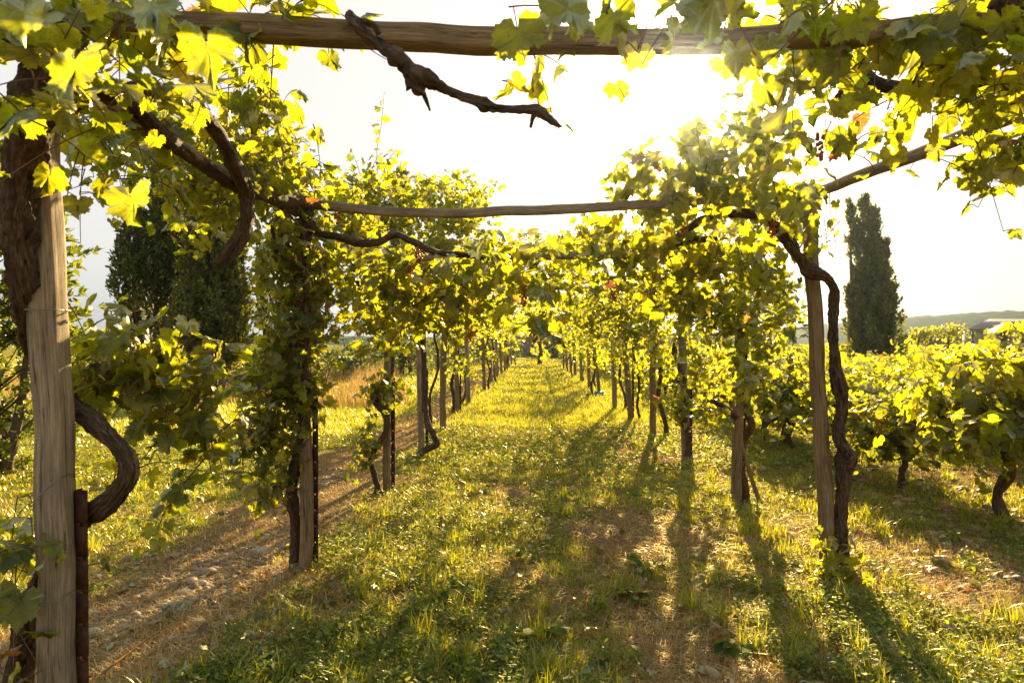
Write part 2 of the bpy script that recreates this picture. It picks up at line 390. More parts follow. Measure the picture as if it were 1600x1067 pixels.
def build2(s, parent, matl):
    nf = sum(len(f) for f in s.L.f)
    if s.S.n:
        for v_, r_, l_ in zip(s.S.v, s.S.r, s.S.lc): s.L.v.append(v_); s.L.r.append(r_); s.L.lc.append(l_)
        s.L.f += [f + s.L.n for f in s.S.f]; s.L.n += s.S.n
    o = s.L.build('foliage', matl, parent, smooth=False); o.data.materials.append(STEM)
    tot = len(o.data.polygons); mi = np.zeros(tot, np.int32); mi[nf:] = 1; o.data.polygons.foreach_set('material_index', mi); return o
KC = 1.45
class Foliage:
    """shoots carrying leaves: one leaf mesh and one stem mesh for a vine"""
    def __init__(s): s.L = MB(); s.S = MB(); s.nS = 0; s.count = 0
    def leaf_at(s, p, out, size, lod, flat=.5):
        n = len(p); up = np.array([0, 0, 1.])
        tip = nrm(out * .45 + np.array([0, 0, -.75]) + rs.normal(0, .38, (n, 3)))
        nor = nrm(up * flat + rs.normal(0, .55, (n, 3)) + out * .5)
        leaves(s.L, p, nor, tip, size, lod, rand_rnd(n)); s.count += n
    def shoot(s, a, direc, length, size, lod, stem=True, droop=.6, gap=None, rad=.0028):
        k = 7; t = np.linspace(0, 1, k)
        d = nrm(np.asarray(direc, float)); side = rs.normal(0, .12, 3)
        pts = a + length * (t[:, None] * d + (t**2)[:, None] * (np.array([0, 0, -droop]) * .6 + side))
        gap = gap or size * .62
        m = max(2, int(length / gap)); tt = np.linspace(.05, 1, m)
        p0 = np.stack([np.interp(tt, t, pts[:, i]) for i in range(3)], -1)
        ang = np.arange(m) * 2.6 + rs.uniform(0, 6); ax = nrm(np.cross(d, rs.normal(0, 1, 3))); bx = np.cross(d, ax)
        out = nrm(np.cos(ang)[:, None] * ax + np.sin(ang)[:, None] * bx + np.array([0, 0, .15]))
        pet = size * .55; p1 = p0 + out * pet * rs.uniform(.6, 1.2, (m, 1))
        sz = size * rs.uniform(.65, 1.15, m) * (1.05 - .45 * tt)
        s.leaf_at(p1, out, sz, lod)
        if stem:
            tube(s.S, pts, [rad, rad * .5], sides=4, sub=1, cap=False)
            if lod in ('hi', 'mid'):
                for i in range(m): tube(s.S, [p0[i], (p0[i] + p1[i]) / 2 + [0, 0, .006], p1[i]], [.002, .0014], sides=3, sub=1, cap=False)
        return pts
    def blob(s, c, r, n, size, lod, stem=True, upb=0.0, droop=.6):
        """n leaves on shoots through an ellipsoid centred c with radii r"""
        c = np.asarray(c, float); r = np.asarray(r, float); done = 0
        while done < n:
            q = rs.normal(0, 1, 3); q = q / np.linalg.norm(q) * rs.rand()**.45
            a = c + q * r; d = nrm(rs.normal(0, .7, 3) + q * .5 + np.array([0, 0, upb]))
            L = rs.uniform(.5, 1.1) * min(.55, max(.25, float(np.mean(r)) * 1.0))
            b0 = s.count; s.shoot(a - d * L * .5, d, L, size, lod, stem, droop); done += s.count - b0
    def px(s, u, v, d, ru, rv, rd, k=2.6, size=.095, lod=None, upb=0, droop=.6, stem=True):
        """ellipsoid measured from the photograph, filled to coverage k"""
        lp = size * F / d; n = int(KC * k * math.pi * ru * rv / (lp * lp * .55))
        lod = lod or ('hi' if d < 4.0 else 'mid' if d < 9 else 'low')
        s.blob(P(u, v, d), (ru * d / F, rd, rv * d / F), n, size, lod, stem, upb, droop)
    def strand(s, uvd, size=.08, lod='mid', gapk=.55, rad=.003):
        """a single hanging shoot through measured points"""
        pts = catmull([P(*q) for q in uvd], 6); segl = np.linalg.norm(np.diff(pts, axis=0), axis=1); Lc = np.concatenate([[0], np.cumsum(segl)])
        m = max(3, int(Lc[-1] / (size * gapk))); tt = np.linspace(0, Lc[-1], m)
        p0 = np.stack([np.interp(tt, Lc, pts[:, i]) for i in range(3)], -1)
        out = nrm(rs.normal(0, 1, (m, 3)) * [1, .8, .5]); p1 = p0 + out * size * .5
        s.leaf_at(p1, out, size * rs.uniform(.6, 1.2, m), lod); tube(s.S, pts, [rad, rad * .4], sides=4, sub=1, cap=False)
        for i in range(m): tube(s.S, [p0[i], p1[i]], .0012, sides=3, sub=1, cap=False)
    def build(s, parent, matl=None):
        build2(s, parent, matl or VINE)

def grape_bunch(parent, p, L=.13, rr=.045, n=38, gr=.008):
    b = MB(); u, v = np.meshgrid(np.linspace(0, 2 * np.pi, 9)[:-1], np.linspace(0, np.pi, 6)); sp = np.stack([np.cos(u) * np.sin(v), np.sin(u) * np.sin(v), np.cos(v)], -1).reshape(-1, 3)
    i = np.arange(5)[:, None] * 8; j = np.arange(8)[None, :]; f = np.stack([i + j, i + 8 + j, i + 8 + (j + 1) % 8, i + (j + 1) % 8], -1).reshape(-1, 4)
    for k in range(n):
        t = rs.rand(); a = rs.uniform(0, 6.3); q = rr * (1 - t * .8) * math.sqrt(rs.rand())
        b.add(sp * gr * rs.uniform(.8, 1.15) + p + np.array([math.cos(a) * q, math.sin(a) * q, -t * L]), [f], r=rs.rand())
    return b.build('grape_bunch', GRAPE, parent)

# ------------------------------------------------------------------ pergola timbers
def timber(name, pts, rad, label, cat, group=None, sq=8, material=None, sides=24, sub=10, wob=.012, seed=1, ends=None):
    mb = MB(); pts = [np.asarray(p, float) for p in pts]
    tube(mb, pts, rad, sides=sides, sub=sub, square=sq, gnarl=.05, wob=wob, seed=seed)
    o = mb.build(name, material or WOOD); o.data.polygons.foreach_set('use_smooth', np.ones(len(o.data.polygons), bool))
    return tag(o, label, cat, group)
GP = 'wooden posts carrying the vine pergola'
# (u_base, d, u_top, radius, top z) measured
left = [(96, 2.13, 64, .044, 2.42), (480, 4.43, 470, .036, 2.30), (604, 6.78, 606, .034, 2.3), (659, 8.79, 651, .036, 2.3), (691, 11.4, 697, .050, 2.3), (716, 14.2, 708, .05, 2.3),
        (733, 16.3, 727, .05, 2.3), (757, 20.8, 752, .055, 2.35), (768, 24.8, 764, .055, 2.3), (777, 28.5, 773, .06, 2.35), (784, 32, 781, .06, 2.3), (789, 36, 788, .06, 2.3), (795, 40.5, 793, .06, 2.3), (799, 45, 798, .06, 2.3)]
right = [(1835, 2.2, 1815, .07, 2.42), (1297, 4.58, 1264, .048, 2.42), (1149, 6.45, 1158, .042, 2.3), (1072, 9.0, 1062, .052, 2.3), (1021, 11.1, 1020, .05, 2.3), (987, 13.0, 970, .055, 2.3),
         (961, 15.2, 958, .055, 2.3), (938, 19.5, 921, .05, 2.45), (921, 22.5, 920, .055, 2.3), (908, 26, 906, .06, 2.3), (899, 30, 897, .06, 2.3), (892, 34, 889, .06, 2.3), (886, 39, 884, .06, 2.3), (881, 45, 880, .06, 2.3)]
ordn = ['nearest', 'second', 'third', 'fourth', 'fifth', 'sixth', 'seventh', 'eighth', 'ninth', 'tenth', 'eleventh', 'twelfth', 'thirteenth', 'last']
posts = {}
for side, lst in (('left', left), ('right', right)):
    for k, (ub, d, ut, rad, tz) in enumerate(lst):
        xb = (ub - 800) * d / F; xt = (ut - 800) * d / F
        zb = float(gz(xb, d))
        adj = {('left', 0): 'thick weathered square post filling the left edge, nearest the camera', ('left', 1): 'slim wooden post half hidden by leaves, second on the left',
               ('right', 1): 'thick leaning wooden post with a gnarled trunk on its right side', ('right', 2): 'brown wooden post with a thin diagonal prop against its foot',
               ('right', 5): 'crooked dark wooden post leaning left in the right row', ('right', 7): 'thin pale pole leaning left by the blue hose fitting'}.get((side, k),
               'weathered wooden post, %s from the front in the %s pergola row' % (ordn[k], side))
        sq = 8 if (side == 'left' or k in (0, 2)) else 2.4
        det = d < 12
        o = timber('wooden_post', [(xb, d, zb - .25), ((xb + xt) / 2 + .01 * math.sin(k * 3), d + .01 * math.cos(k), 1.1), (xt, d, tz)], [rad * 1.05, rad, rad * .93], adj, 'post', GP,
                   sq=sq, material=WOOD if k % 3 else WOODG, sides=28 if det else 10, sub=12 if det else 3, seed=k + (50 if side == 'right' else 0), wob=.02)
        posts[(side, k)] = (xb, xt, d, tz, zb, o)

def tie(parent, c, r, z, tilt=0):
    b = MB(); a = np.linspace(0, 2 * np.pi, 17)
    q = 1 / (np.abs(np.cos(a))**5 + np.abs(np.sin(a))**5)**.2
    tube(b, [(c[0] + r * q[i] * math.cos(a[i]), c[1] + r * q[i] * math.sin(a[i]), z + tilt * math.cos(a[i])) for i in range(17)], .0022, sides=5, sub=2)
    return b.build('wire_tie', WIRE, parent)
for (s_, k, z, t) in (('left', 0, .70, .02), ('left', 0, 1.04, .05), ('left', 0, 1.60, 0), ('left', 1, .55, 0), ('left', 2, .5, 0), ('right', 1, 1.05, 0), ('right', 1, 2.02, .01), ('right', 2, .45, 0), ('right', 3, 1.0, 0), ('left', 3, 1.2, 0)):
    xb, xt, d, tz, zb, o = posts[(s_, k)]; x = xb + (xt - xb) * z / tz
    rr = {0: .049, 1: .042}.get(k, .045) if s_ == 'left' else {1: .055}.get(k, .058)
    tie(o, (x, d), rr, z, t)

# crossbeams, one per frame
GB = 'crossbeams spanning the pergola aisle'
timber('crossbeam', [P(-10, 28, 2.10), P(390, 44, 2.13), P(700, 58, 2.13), P(1000, 62, 2.14), P(1250, 56, 2.16), P(1500, 38, 2.18), P(1850, 25, 2.2)], [.037, .036, .036, .034, .032, .03, .03],
       'massive grey weathered beam crossing the whole top of the view', 'beam', GB, sub=14, seed=3, wob=.01)
timber('crossbeam', [P(425, 300, 4.40), P(470, 315, 4.42), P(600, 327, 4.42), P(720, 329, 4.43), P(840, 326, 4.45), P(960, 320, 4.47), P(1110, 308, 4.5), P(1290, 292, 4.55)], [.029, .029, .028, .03, .029, .027],
       'thin sagging beam across the open sky gap, second frame from the camera', 'beam', GB, sub=10, seed=5, wob=.015, material=WOODG)
for k in range(2, 14):
    a = posts[('left', k)]; b = posts[('right', k)]
    timber('crossbeam', [(a[1] - .15, a[2], a[3] + .03), ((a[1] + b[1]) / 2, (a[2] + b[2]) / 2, 2.36 + .03 * math.sin(k * 2)), (b[1] + .15, b[2], b[3] + .03)], .032,
           'crossbeam under the leaves, %s frame from the front' % ordn[k], 'beam', GB, sides=8, sub=6, seed=k + 20)
# long side rails
GR = 'side rails running along the pergola rows'
for side in ('left', 'right'):
    for k in range(0, 13):
        a = posts[(side, k)]; b = posts[(side, k + 1)]
        za, zb_ = a[3] - .05, b[3] - .05
        if side == 'left' and k == 0: za, zb_ = 2.36, 2.33; lab = 'old rough rail sloping down through leaves at upper left'
        elif side == 'right' and k == 0: za, zb_ = 2.44, 2.48; lab = 'bare grey rail slanting against the sky at upper right'
        else: lab = 'side rail from the %s to the %s post of the %s row' % (ordn[k], ordn[k + 1], side)
        e = .0 if k else 0
        timber('side_rail', [(a[1], a[2] + .07, za), ((a[1] + b[1]) / 2, (a[2] + b[2]) / 2, (za + zb_) / 2 - .015), (b[1], b[2] - .07, zb_)], .027 if k else .031, lab, 'rail', GR,
               sides=10 if k < 3 else 6, sub=8 if k < 3 else 3, seed=k + 40, material=WOODG if side == 'right' else WOOD, sq=3)

# perforated angle-iron stakes
def stake(x, y, z0, h, wdt, label, rz=0, lean=0.0):
    mb = MB(); per = .105; n = int(h / per); zz = 0
    hs = .011
    def quad(x0, x1, z0_, z1_):
        mb.add([[x0, 0, z0_], [x1, 0, z0_], [x1, 0, z1_], [x0, 0, z1_], [x0, .003, z0_], [x1, .003, z0_], [x1, .003, z1_], [x0, .003, z1_]],
               [[[0, 1, 2, 3], [5, 4, 7, 6], [0, 4, 5, 1], [1, 5, 6, 2], [2, 6, 7, 3], [3, 7, 4, 0]]])
    for i in range(n):
        b = i * per; quad(0, wdt, b, b + per - hs); quad(0, wdt * .5 - hs * .45, b + per - hs, b + per); quad(wdt * .5 + hs * .45, wdt, b + per - hs, b + per)
    box(mb, (.0015, .018, h / 2 * (n * per / h)), (.003, .036, n * per))
    o = mb.build('metal_stake', RUST, smooth=False); o.location = (x, y, z0); o.rotation_euler = (0, lean, rz)
    return tag(o, label, 'stake', 'rusty perforated stakes beside the posts')
def stpx(u, v0, v1, d, wpx, label, lean=0):
    p = P(u, v0, d); q = P(u, v1, d); z0 = min(q[2], float(gz(q[0], d)) - .05) - .1
    return stake(p[0], d, z0, p[2] - z0, wpx * d / F, label, lean=lean)
stpx(121, 717, 1283, 2.16, 20, 'broad rust-brown perforated stake against the nearest left post', lean=R(-.5))
stpx(488, 600, 890, 4.47, 9, 'narrow rusty stake behind the leafy second left post')
stpx(611, 580, 765, 6.82, 6, 'rusty stake touching the third left post')
stpx(665, 575, 715, 8.82, 4, 'rusty stake beside the post with the elbowed vine trunk')
stpx(718, 560, 640, 14.2, 3, 'short rusty stake by the sixth left post')
stpx(1160, 635, 785, 6.5, 5, 'thin red-brown stake between a post and its curved trunk')
stpx(1078, 590, 710, 9.0, 4, 'rusty stake pressed to the fourth right post')
stpx(988, 530, 655, 13.1, 3, 'rusty stake beside the crooked dark post')
timber('wooden_prop', [P(1190, 790, 6.35), P(1172, 735, 6.4), P(1153, 672, 6.42)], .019, 'thin diagonal wooden prop leaning on a right row post', 'prop', sides=8, seed=9, sq=3)

# ------------------------------------------------------------------ grapevines on the pergola
GV = 'old grapevines trained up the pergola'
def vine(side, k, label):
    xb, xt, d, tz, zb, o = posts[(side, k)]
    return empty('grapevine', (xb, d, zb), label, 'grapevine', GV)
def branch(parent, name, uvd, rad, gn=.28, seed=1, sides=14, sub=12, twist=3, wob=.0, knob=.8, world=False, label=None):
    mb = MB(); pts = [np.array(q, float) if world else P(*q) for q in uvd]
    tube(mb, pts, rad, sides=sides, sub=sub, gnarl=gn, twist=twist, seed=seed, wob=wob, knob=knob)
    o = mb.build(name, BARK, parent)
    if label: o['label'] = label
    return o

# nearest left vine
v = vine('left', 0, 'thick old vine looping round the nearest left post under dark leaves')
branch(v, 'trunk', [(25, 1270, 2.25), (32, 1067, 2.25), (48, 960, 2.24), (80, 870, 2.26), (120, 815, 2.24), (162, 787, 2.2), (197, 748, 2.18), (196, 710, 2.18), (160, 668, 2.2), (120, 632, 2.25), (80, 590, 2.30), (52, 530, 2.22), (38, 450, 2.10), (26, 360, 2.06), (34, 270, 2.05), (48, 190, 2.06), (66, 120, 2.1), (90, 60, 2.2)],
       [.040, .036, .031, .030, .028, .029, .027, .029, .027, .032, .04, .045, .046, .05, .056, .055], seed=3, sides=54, sub=20, knob=.45, gn=.4)
branch(v, 'branch', [(70, 180, 2.16), (130, 158, 2.22), (200, 143, 2.3), (255, 142, 2.45), (305, 165, 2.7), (345, 215, 2.95), (372, 265, 3.2), (385, 300, 3.4), (383, 345, 3.4), (368, 385, 3.4), (338, 410, 3.4)], [.04, .03, .027, .027, .028, .03, .032, .038, .034, .03, .022], seed=11, sub=14, sides=22)
branch(v, 'branch', [(380, 290, 3.4), (400, 293, 3.6), (430, 305, 3.9), (470, 313, 4.2), (500, 318, 4.36)], [.036, .045, .045, .04, .025], seed=12, sub=10)
branch(v, 'branch', [(205, 160, 2.5), (260, 215, 2.8), (310, 250, 3.1), (375, 292, 3.4)], [.02, .03, .03, .035], seed=13)
branch(v, 'branch', [(-60, 30, 1.9), (40, 45, 2.0), (110, 40, 2.1), (170, 0, 2.2)], [.06, .07, .05, .04], seed=15)
f = Foliage()
f.px(70, 50, 1.75, 110, 60, .3, 2.4, .11); f.px(20, 140, 1.8, 60, 70, .25, 1.8, .105)
f.px(230, 40, 2.1, 150, 55, .3, 2.6, .11); f.px(400, 10, 2.2, 110, 28, .2, 2.0, .1); f.px(480, 15, 2.15, 60, 25, .15, 1.6, .1)
f.px(210, 100, 2.1, 100, 40, .25, 1.2, .11); f.px(170, 215, 2.75, 80, 60, .3, 1.7, .1); f.px(280, 235, 3.5, 100, 80, .4, 2.2, .1); f.px(400, 150, 3.4, 65, 70, .3, 1.2, .09)
f.px(420, 230, 3.7, 80, 70, .4, 2.0, .09); f.px(320, 330, 3.7, 80, 50, .3, .8, .09); f.px(225, 290, 2.9, 55, 35, .3, 1.1, .1); f.px(140, 260, 2.4, 40, 50, .2, 1.2, .1)
f.px(270, 560, 2.5, 85, 55, .22, 2.7, .095); f.px(185, 555, 2.4, 70, 55, .2, 2.6, .095); f.px(250, 640, 2.45, 65, 45, .2, 1.4, .085); f.px(170, 500, 2.45, 60, 25, .15, 1.6, .085)
f.px(320, 640, 2.5, 35, 70, .12, 1.7, .09); f.px(330, 540, 2.5, 35, 40, .12, 1.3, .09); f.px(210, 720, 2.45, 50, 35, .15, .8, .08)
f.strand([(330, 700, 2.55), (290, 750, 2.6), (262, 790, 2.6), (232, 850, 2.6)], .06); f.strand([(390, 735, 2.9), (330, 735, 2.7), (275, 760, 2.6), (245, 830, 2.6)], .055)
f.px(20, 950, 2.1, 40, 90, .15, 1.5, .1); f.px(60, 820, 2.1, 50, 40, .12, .9, .09); f.px(150, 900, 2.3, 12, 40, .05, 1, .08); f.px(20, 820, 2.3, 30, 40, .1, 1, .09)
f.strand([(428, 50, 2.3), (425, 100, 2.3), (420, 170, 2.4), (408, 235, 2.5)], .06, gapk=1.6)
# large individual leaves close to the lens
big = np.array([P(118, 92, 1.25), P(322, 60, 1.35), P(205, 300, 1.7), P(40, 10, 1.2), P(235, 0, 1.3), P(300, 130, 1.6), P(75, 20, 1.3)])
leaves(f.L, big, nrm(np.array([[.1, -1, .3], [.3, -1, .2], [.1, -1, .5], [0, -1, .3], [-.2, -1, .4], [.2, -.6, .8], [.5, -.7, .6]])), np.array([[.1, 0, -1.], [.15, 0, -1], [.3, 0, -.8], [.1, 0, -1], [.3, 0, -1], [.3, 0, -1], [-.6, 0, -.8]]),
       np.array([.085, .10, .09, .075, .09, .08, .07]), 'hi', np.array([.42, .38, .5, .4, .15, .45, .3]))
f.build(v)

KC = 1.8
# second left vine: column of leaves and curtain under the sagging beam
v = vine('left', 1, 'leafy vine climbing the second left post and trailing in a ragged column')
branch(v, 'trunk', [(468, 905, 4.5), (463, 880, 4.5), (462, 820, 4.48), (456, 760, 4.46), (468, 700, 4.43), (478, 640, 4.4), (474, 560, 4.4), (466, 480, 4.4), (470, 400, 4.38), (480, 345, 4.38), (478, 322, 4.4)], [.05, .04, .034, .034, .036, .036, .036, .036, .04, .045, .04], seed=21, sides=16, knob=.6)
branch(v, 'branch', [(482, 345, 4.36), (500, 362, 4.32), (530, 368, 4.3), (562, 377, 4.3), (592, 375, 4.3), (618, 364, 4.3), (645, 375, 4.3), (680, 391, 4.3), (725, 396, 4.3), (765, 402, 4.3)], [.03, .022, .022, .024, .022, .022, .022, .02, .018, .01], seed=22, gn=.2)
branch(v, 'branch', [(476, 330, 4.4), (470, 370, 4.6), (520, 420, 5.0), (560, 440, 5.2), (600, 430, 5.4)], [.03, .028, .022, .02, .015], seed=23)
branch(v, 'branch', [(440, 360, 4.3), (430, 390, 4.2), (425, 350, 4.2)], [.012, .015, .01], seed=24)
f = Foliage()
f.px(450, 290, 4.3, 70, 60, .4, 1.8, .085); f.px(455, 400, 4.4, 55, 70, .25, 2.2, .08); f.px(450, 520, 4.4, 50, 70, .25, 2.2, .08); f.px(490, 480, 4.5, 45, 60, .2, 1.6, .08)
f.px(425, 600, 4.35, 55, 55, .2, 2.0, .08); f.px(420, 690, 4.35, 55, 60, .2, 2.1, .078); f.px(420, 760, 4.35, 32, 35, .12, 1.5, .07); f.px(475, 600, 4.4, 30, 60, .15, 1.6, .075)
f.strand([(400, 650, 4.3), (370, 700, 4.25), (345, 725, 4.2)], .07); f.strand([(520, 560, 4.5), (505, 610, 4.5), (500, 640, 4.5)], .07)
f.px(560, 420, 4.7, 60, 60, .3, 1.3, .09); f.px(650, 440, 4.5, 80, 65, .3, 1.7, .095); f.px(600, 500, 4.8, 60, 40, .3, 1.6, .1); f.px(740, 430, 4.4, 90, 60, .3, 1.6, .105)
f.px(830, 420, 4.2, 60, 55, .3, 1.3, .11); f.px(820, 480, 3.9, 45, 35, .15, 1.1, .13); f.px(700, 490, 4.6, 60, 35, .25, 1.3, .1); f.px(560, 350, 4.5, 70, 25, .2, .9, .08); f.px(530, 330, 4.9, 60, 60, .3, 1.2, .08)
f.build(v)
for p, L in ((P(655, 385, 4.3), .09), (P(818, 440, 4.2), .14), (P(835, 500, 4.0), .12)): grape_bunch(v, p, L)

# third and fourth left vines
KC = 1.5
v = vine('left', 2, 'small crooked vine with a low tuft of leaves on the third left post')
branch(v, 'trunk', [(592, 775, 6.75), (588, 750, 6.72), (580, 712, 6.7), (596, 685, 6.68), (606, 655, 6.7), (594, 633, 6.7), (584, 615, 6.7), (598, 600, 6.72), (612, 570, 6.8), (608, 500, 6.85), (600, 440, 6.8), (610, 385, 6.8)], [.042, .03, .028, .028, .03, .032, .028, .025, .028, .028, .026, .026], seed=31, sides=14)
f = Foliage()
f.px(598, 603, 6.6, 38, 22, .2, 2.4, .085); f.px(570, 690, 6.6, 22, 35, .15, 1.7, .075); f.strand([(580, 640, 6.6), (565, 700, 6.6), (540, 735, 6.6)], .08)
f.px(600, 300, 6.8, 70, 60, .6, 2.3, .085, upb=.5); f.px(590, 400, 6.8, 70, 70, .4, 1.6, .085); f.px(590, 480, 6.6, 55, 45, .3, 1.6, .09); f.px(545, 300, 6.4, 40, 40, .5, 1.8, .08)
f.strand([(590, 270, 6.6), (589, 230, 6.6), (596, 190, 6.6), (600, 140, 6.6)], .07, gapk=1.0)
f.build(v)
v = vine('left', 3, 'vine with a sharp elbow at its foot on the fourth left post')
branch(v, 'trunk', [(650, 716, 8.7), (655, 706, 8.65), (672, 697, 8.6), (683, 690, 8.6), (676, 674, 8.62), (667, 655, 8.7), (664, 620, 8.75), (662, 560, 8.8), (660, 500, 8.8), (655, 420, 8.8)], [.045, .036, .036, .033, .036, .033, .036, .038, .034, .034], seed=33, sides=12)
f = Foliage(); f.px(780, 390, 8.4, 70, 40, .5, 1.6, .1); f.px(800, 450, 8.0, 60, 35, .5, 1.1, .1); f.px(830, 385, 11, 60, 30, .8, 1.3, .1); f.px(690, 330, 8.5, 75, 55, .8, 2.4, .085, upb=.5); f.px(680, 420, 8.6, 65, 55, .6, 2.0, .09); f.px(720, 310, 9.5, 60, 40, .8, 1.8, .085, upb=.5); f.px(660, 480, 8.6, 45, 40, .4, 1.4, .09); f.build(v)

KC = 1.5
# nearest right vine: canopy in the upper right corner (its trunk stands outside the frame)
v = vine('right', 0, 'vine whose boughs and big backlit leaves hang into the upper right corner')
branch(v, 'trunk', [(1870, 1280, 2.3), (1880, 1000, 2.3), (1850, 700, 2.3), (1860, 400, 2.3), (1800, 160, 2.3)], [.07, .055, .05, .055, .05], seed=41)
branch(v, 'branch', [(1800, 160, 2.3), (1700, 90, 2.35), (1600, 108, 2.4), (1540, 122, 2.4), (1480, 135, 2.45), (1420, 136, 2.5), (1375, 130, 2.55), (1335, 105, 2.6), (1318, 85, 2.6)], [.045, .026, .022, .02, .018, .018, .022, .035, .02], seed=42)
branch(v, 'branch', [(1345, 105, 2.6), (1322, 135, 2.6), (1300, 160, 2.6)], [.03, .02, .01], seed=43)
branch(v, 'branch', [(1640, 100, 2.4), (1600, 145, 2.45), (1560, 165, 2.5)], [.014, .014, .01], seed=44)
branch(v, 'branch', [(1740, 60, 2.2), (1600, 10, 2.1), (1560, -10, 2.1)], [.05, .045, .04], seed=45)
f = Foliage()
f.px(1010, -5, 1.6, 130, 30, .2, 2.0, .11); f.px(1180, 15, 1.9, 120, 40, .3, 1.9, .115); f.px(1300, 40, 2.2, 110, 50, .3, 2.0, .115); f.px(1430, 50, 2.2, 110, 70, .35, 2.2, .115); f.px(1560, 60, 2.2, 80, 100, .35, 2.6, .115)
f.px(1250, 110, 2.4, 70, 60, .25, 1.9, .12); f.px(1380, 160, 2.6, 80, 40, .25, 1.2, .1); f.px(1500, 165, 2.6, 80, 30, .25, 1.0, .1); f.px(1290, 190, 2.9, 35, 40, .2, 1.0, .12); f.px(1530, 235, 2.7, 50, 45, .2, 1.3, .085); f.px(1600, 200, 2.5, 40, 70, .2, 1.7, .1)
f.px(1330, 235, 2.9, 30, 20, .1, .6, .08); f.strand([(1528, 215, 2.7), (1530, 260, 2.7), (1545, 300, 2.7)], .075); f.px(830, -20, 1.8, 80, 20, .2, 1.2, .1); f.px(830, 108, 2.25, 60, 16, .12, 1.3, .08)
big = np.array([P(885, 0, 1.05), P(868, 5, 1.2), P(1060, 0, 1.4), P(1150, 72, 1.9), P(1200, 60, 2.0), P(1260, 290, 3.3), P(1395, 235, 2.4), P(1245, 315, 3.2)])
leaves(f.L, big, nrm(np.array([[.1, -.9, .5], [.3, -1, .2], [.1, -1, .5], [0, -1, .3], [-.4, -1, .4], [.3, -.8, .5], [0, -1, .3], [-.3, -1, .3]])), np.array([[.1, 0, -1.], [-.15, 0, -1], [.3, 0, -.8], [.1, 0, -1], [.3, 0, -1], [.4, 0, -1], [.1, 0, -1], [-.4, 0, -1]]),
       np.array([.075, .06, .06, .085, .09, .12, .075, .11]), 'hi', np.array([.35, .3, .2, .55, .2, .35, .6, .4]))
f.build(v)
grape_bunch(v, P(1283, 208, 2.7), .1, .03, 16, .0085)

# second right vine: trunk on the right of the thick leaning post
v = vine('right', 1, 'dark knotted vine climbing beside the thick leaning right post')
branch(v, 'trunk', [(1322, 905, 4.55), (1317, 860, 4.55), (1313, 790, 4.55), (1321, 712, 4.52), (1311, 680, 4.52), (1317, 620, 4.52), (1306, 565, 4.52), (1302, 500, 4.52), (1303, 452, 4.5), (1290, 430, 4.45), (1262, 420, 4.4), (1252, 405, 4.38), (1235, 380, 4.36), (1215, 355, 4.36), (1195, 335, 4.4)],
       [.046, .038, .036, .052, .036, .038, .033, .032, .028, .028, .04, .032, .029, .028, .026], seed=51, sides=40, sub=18, gn=.4)
branch(v, 'branch', [(1195, 335, 4.4), (1150, 330, 4.5), (1100, 340, 4.6), (1060, 365, 4.7), (1020, 380, 4.8)], [.035, .028, .026, .022, .015], seed=52)
branch(v, 'branch', [(1120, 372, 4.7), (1075, 372, 4.7), (1035, 390, 4.7)], [.02, .022, .02], seed=53)
f = Foliage()
KC = 1.15
f.px(1010, 300, 4.6, 70, 60, .3, 2.0, .105); f.px(1090, 270, 4.4, 80, 70, .4, 2.2, .11); f.px(1180, 270, 4.2, 70, 80, .4, 2.0, .11); f.px(1150, 190, 3.8, 50, 60, .3, 1.3, .1); f.px(1225, 200, 3.4, 35, 60, .2, 1.6, .12); f.px(1000, 240, 4.6, 45, 25, .2, .9, .085)
f.px(1000, 400, 4.7, 85, 60, .35, 2.2, .115); f.px(1110, 400, 4.7, 85, 70, .35, 2.3, .11); f.px(930, 380, 5.0, 60, 45, .3, 1.6, .1); f.px(1190, 430, 5.0, 50, 60, .3, 1.8, .095); f.px(1210, 500, 5.3, 45, 50, .3, 1.4, .085)
f.px(1280, 380, 4.4, 30, 25, .1, .9, .07); f.px(1250, 310, 4.2, 45, 40, .2, 1.5, .09); f.px(1080, 470, 4.9, 60, 40, .25, 1.5, .1)
f.px(1305, 850, 4.3, 38, 28, .12, 1.7, .085); f.px(1310, 900, 4.2, 42, 45, .14, 2.2, .09); f.px(1320, 955, 4.15, 35, 28, .1, 1.5, .09); f.px(1420, 930, 4.2, 15, 18, .05, .9, .08)
f.build(v)
for p, L in ((P(1067, 335, 4.5), .12), (P(1205, 345, 4.2), .1), (P(960, 445, 4.9), .1)): grape_bunch(v, p, L)

KC = 1.5
v = vine('right', 2, 'leafy vine with a curved trunk behind the propped right post')
branch(v, 'trunk', [(1163, 790, 6.45), (1165, 760, 6.45), (1156, 725, 6.5), (1152, 700, 6.5), (1164, 680, 6.5), (1173, 660, 6.48), (1165, 635, 6.5), (1160, 590, 6.5), (1162, 530, 6.5), (1150, 450, 6.5)], [.045, .036, .034, .03, .034, .034, .03, .034, .034, .03], seed=61, sides=14)
branch(v, 'branch', [(1150, 650, 6.4), (1138, 638, 6.35), (1125, 630, 6.3), (1110, 622, 6.3)], [.03, .03, .025, .015], seed=62)
f = Foliage()
f.px(1160, 500, 6.2, 60, 70, .4, 1.6, .1); f.px(1165, 590, 6.0, 35, 45, .25, 1.5, .1); f.px(1110, 640, 6.3, 35, 18, .15, 1.3, .085); f.px(1180, 350, 6.6, 80, 50, .5, 1.6, .09, upb=.4); f.px(1100, 560, 6.4, 30, 30, .2, .6, .08); f.px(1215, 470, 6.4, 35, 60, .3, 1.3, .085); f.px(1130, 480, 6.3, 50, 50, .3, 1.3, .09); f.px(1175, 560, 5.6, 30, 50, .2, 1.2, .1)
f.build(v)
v = vine('right', 3, 'vine hooked round the top of the fourth right post')
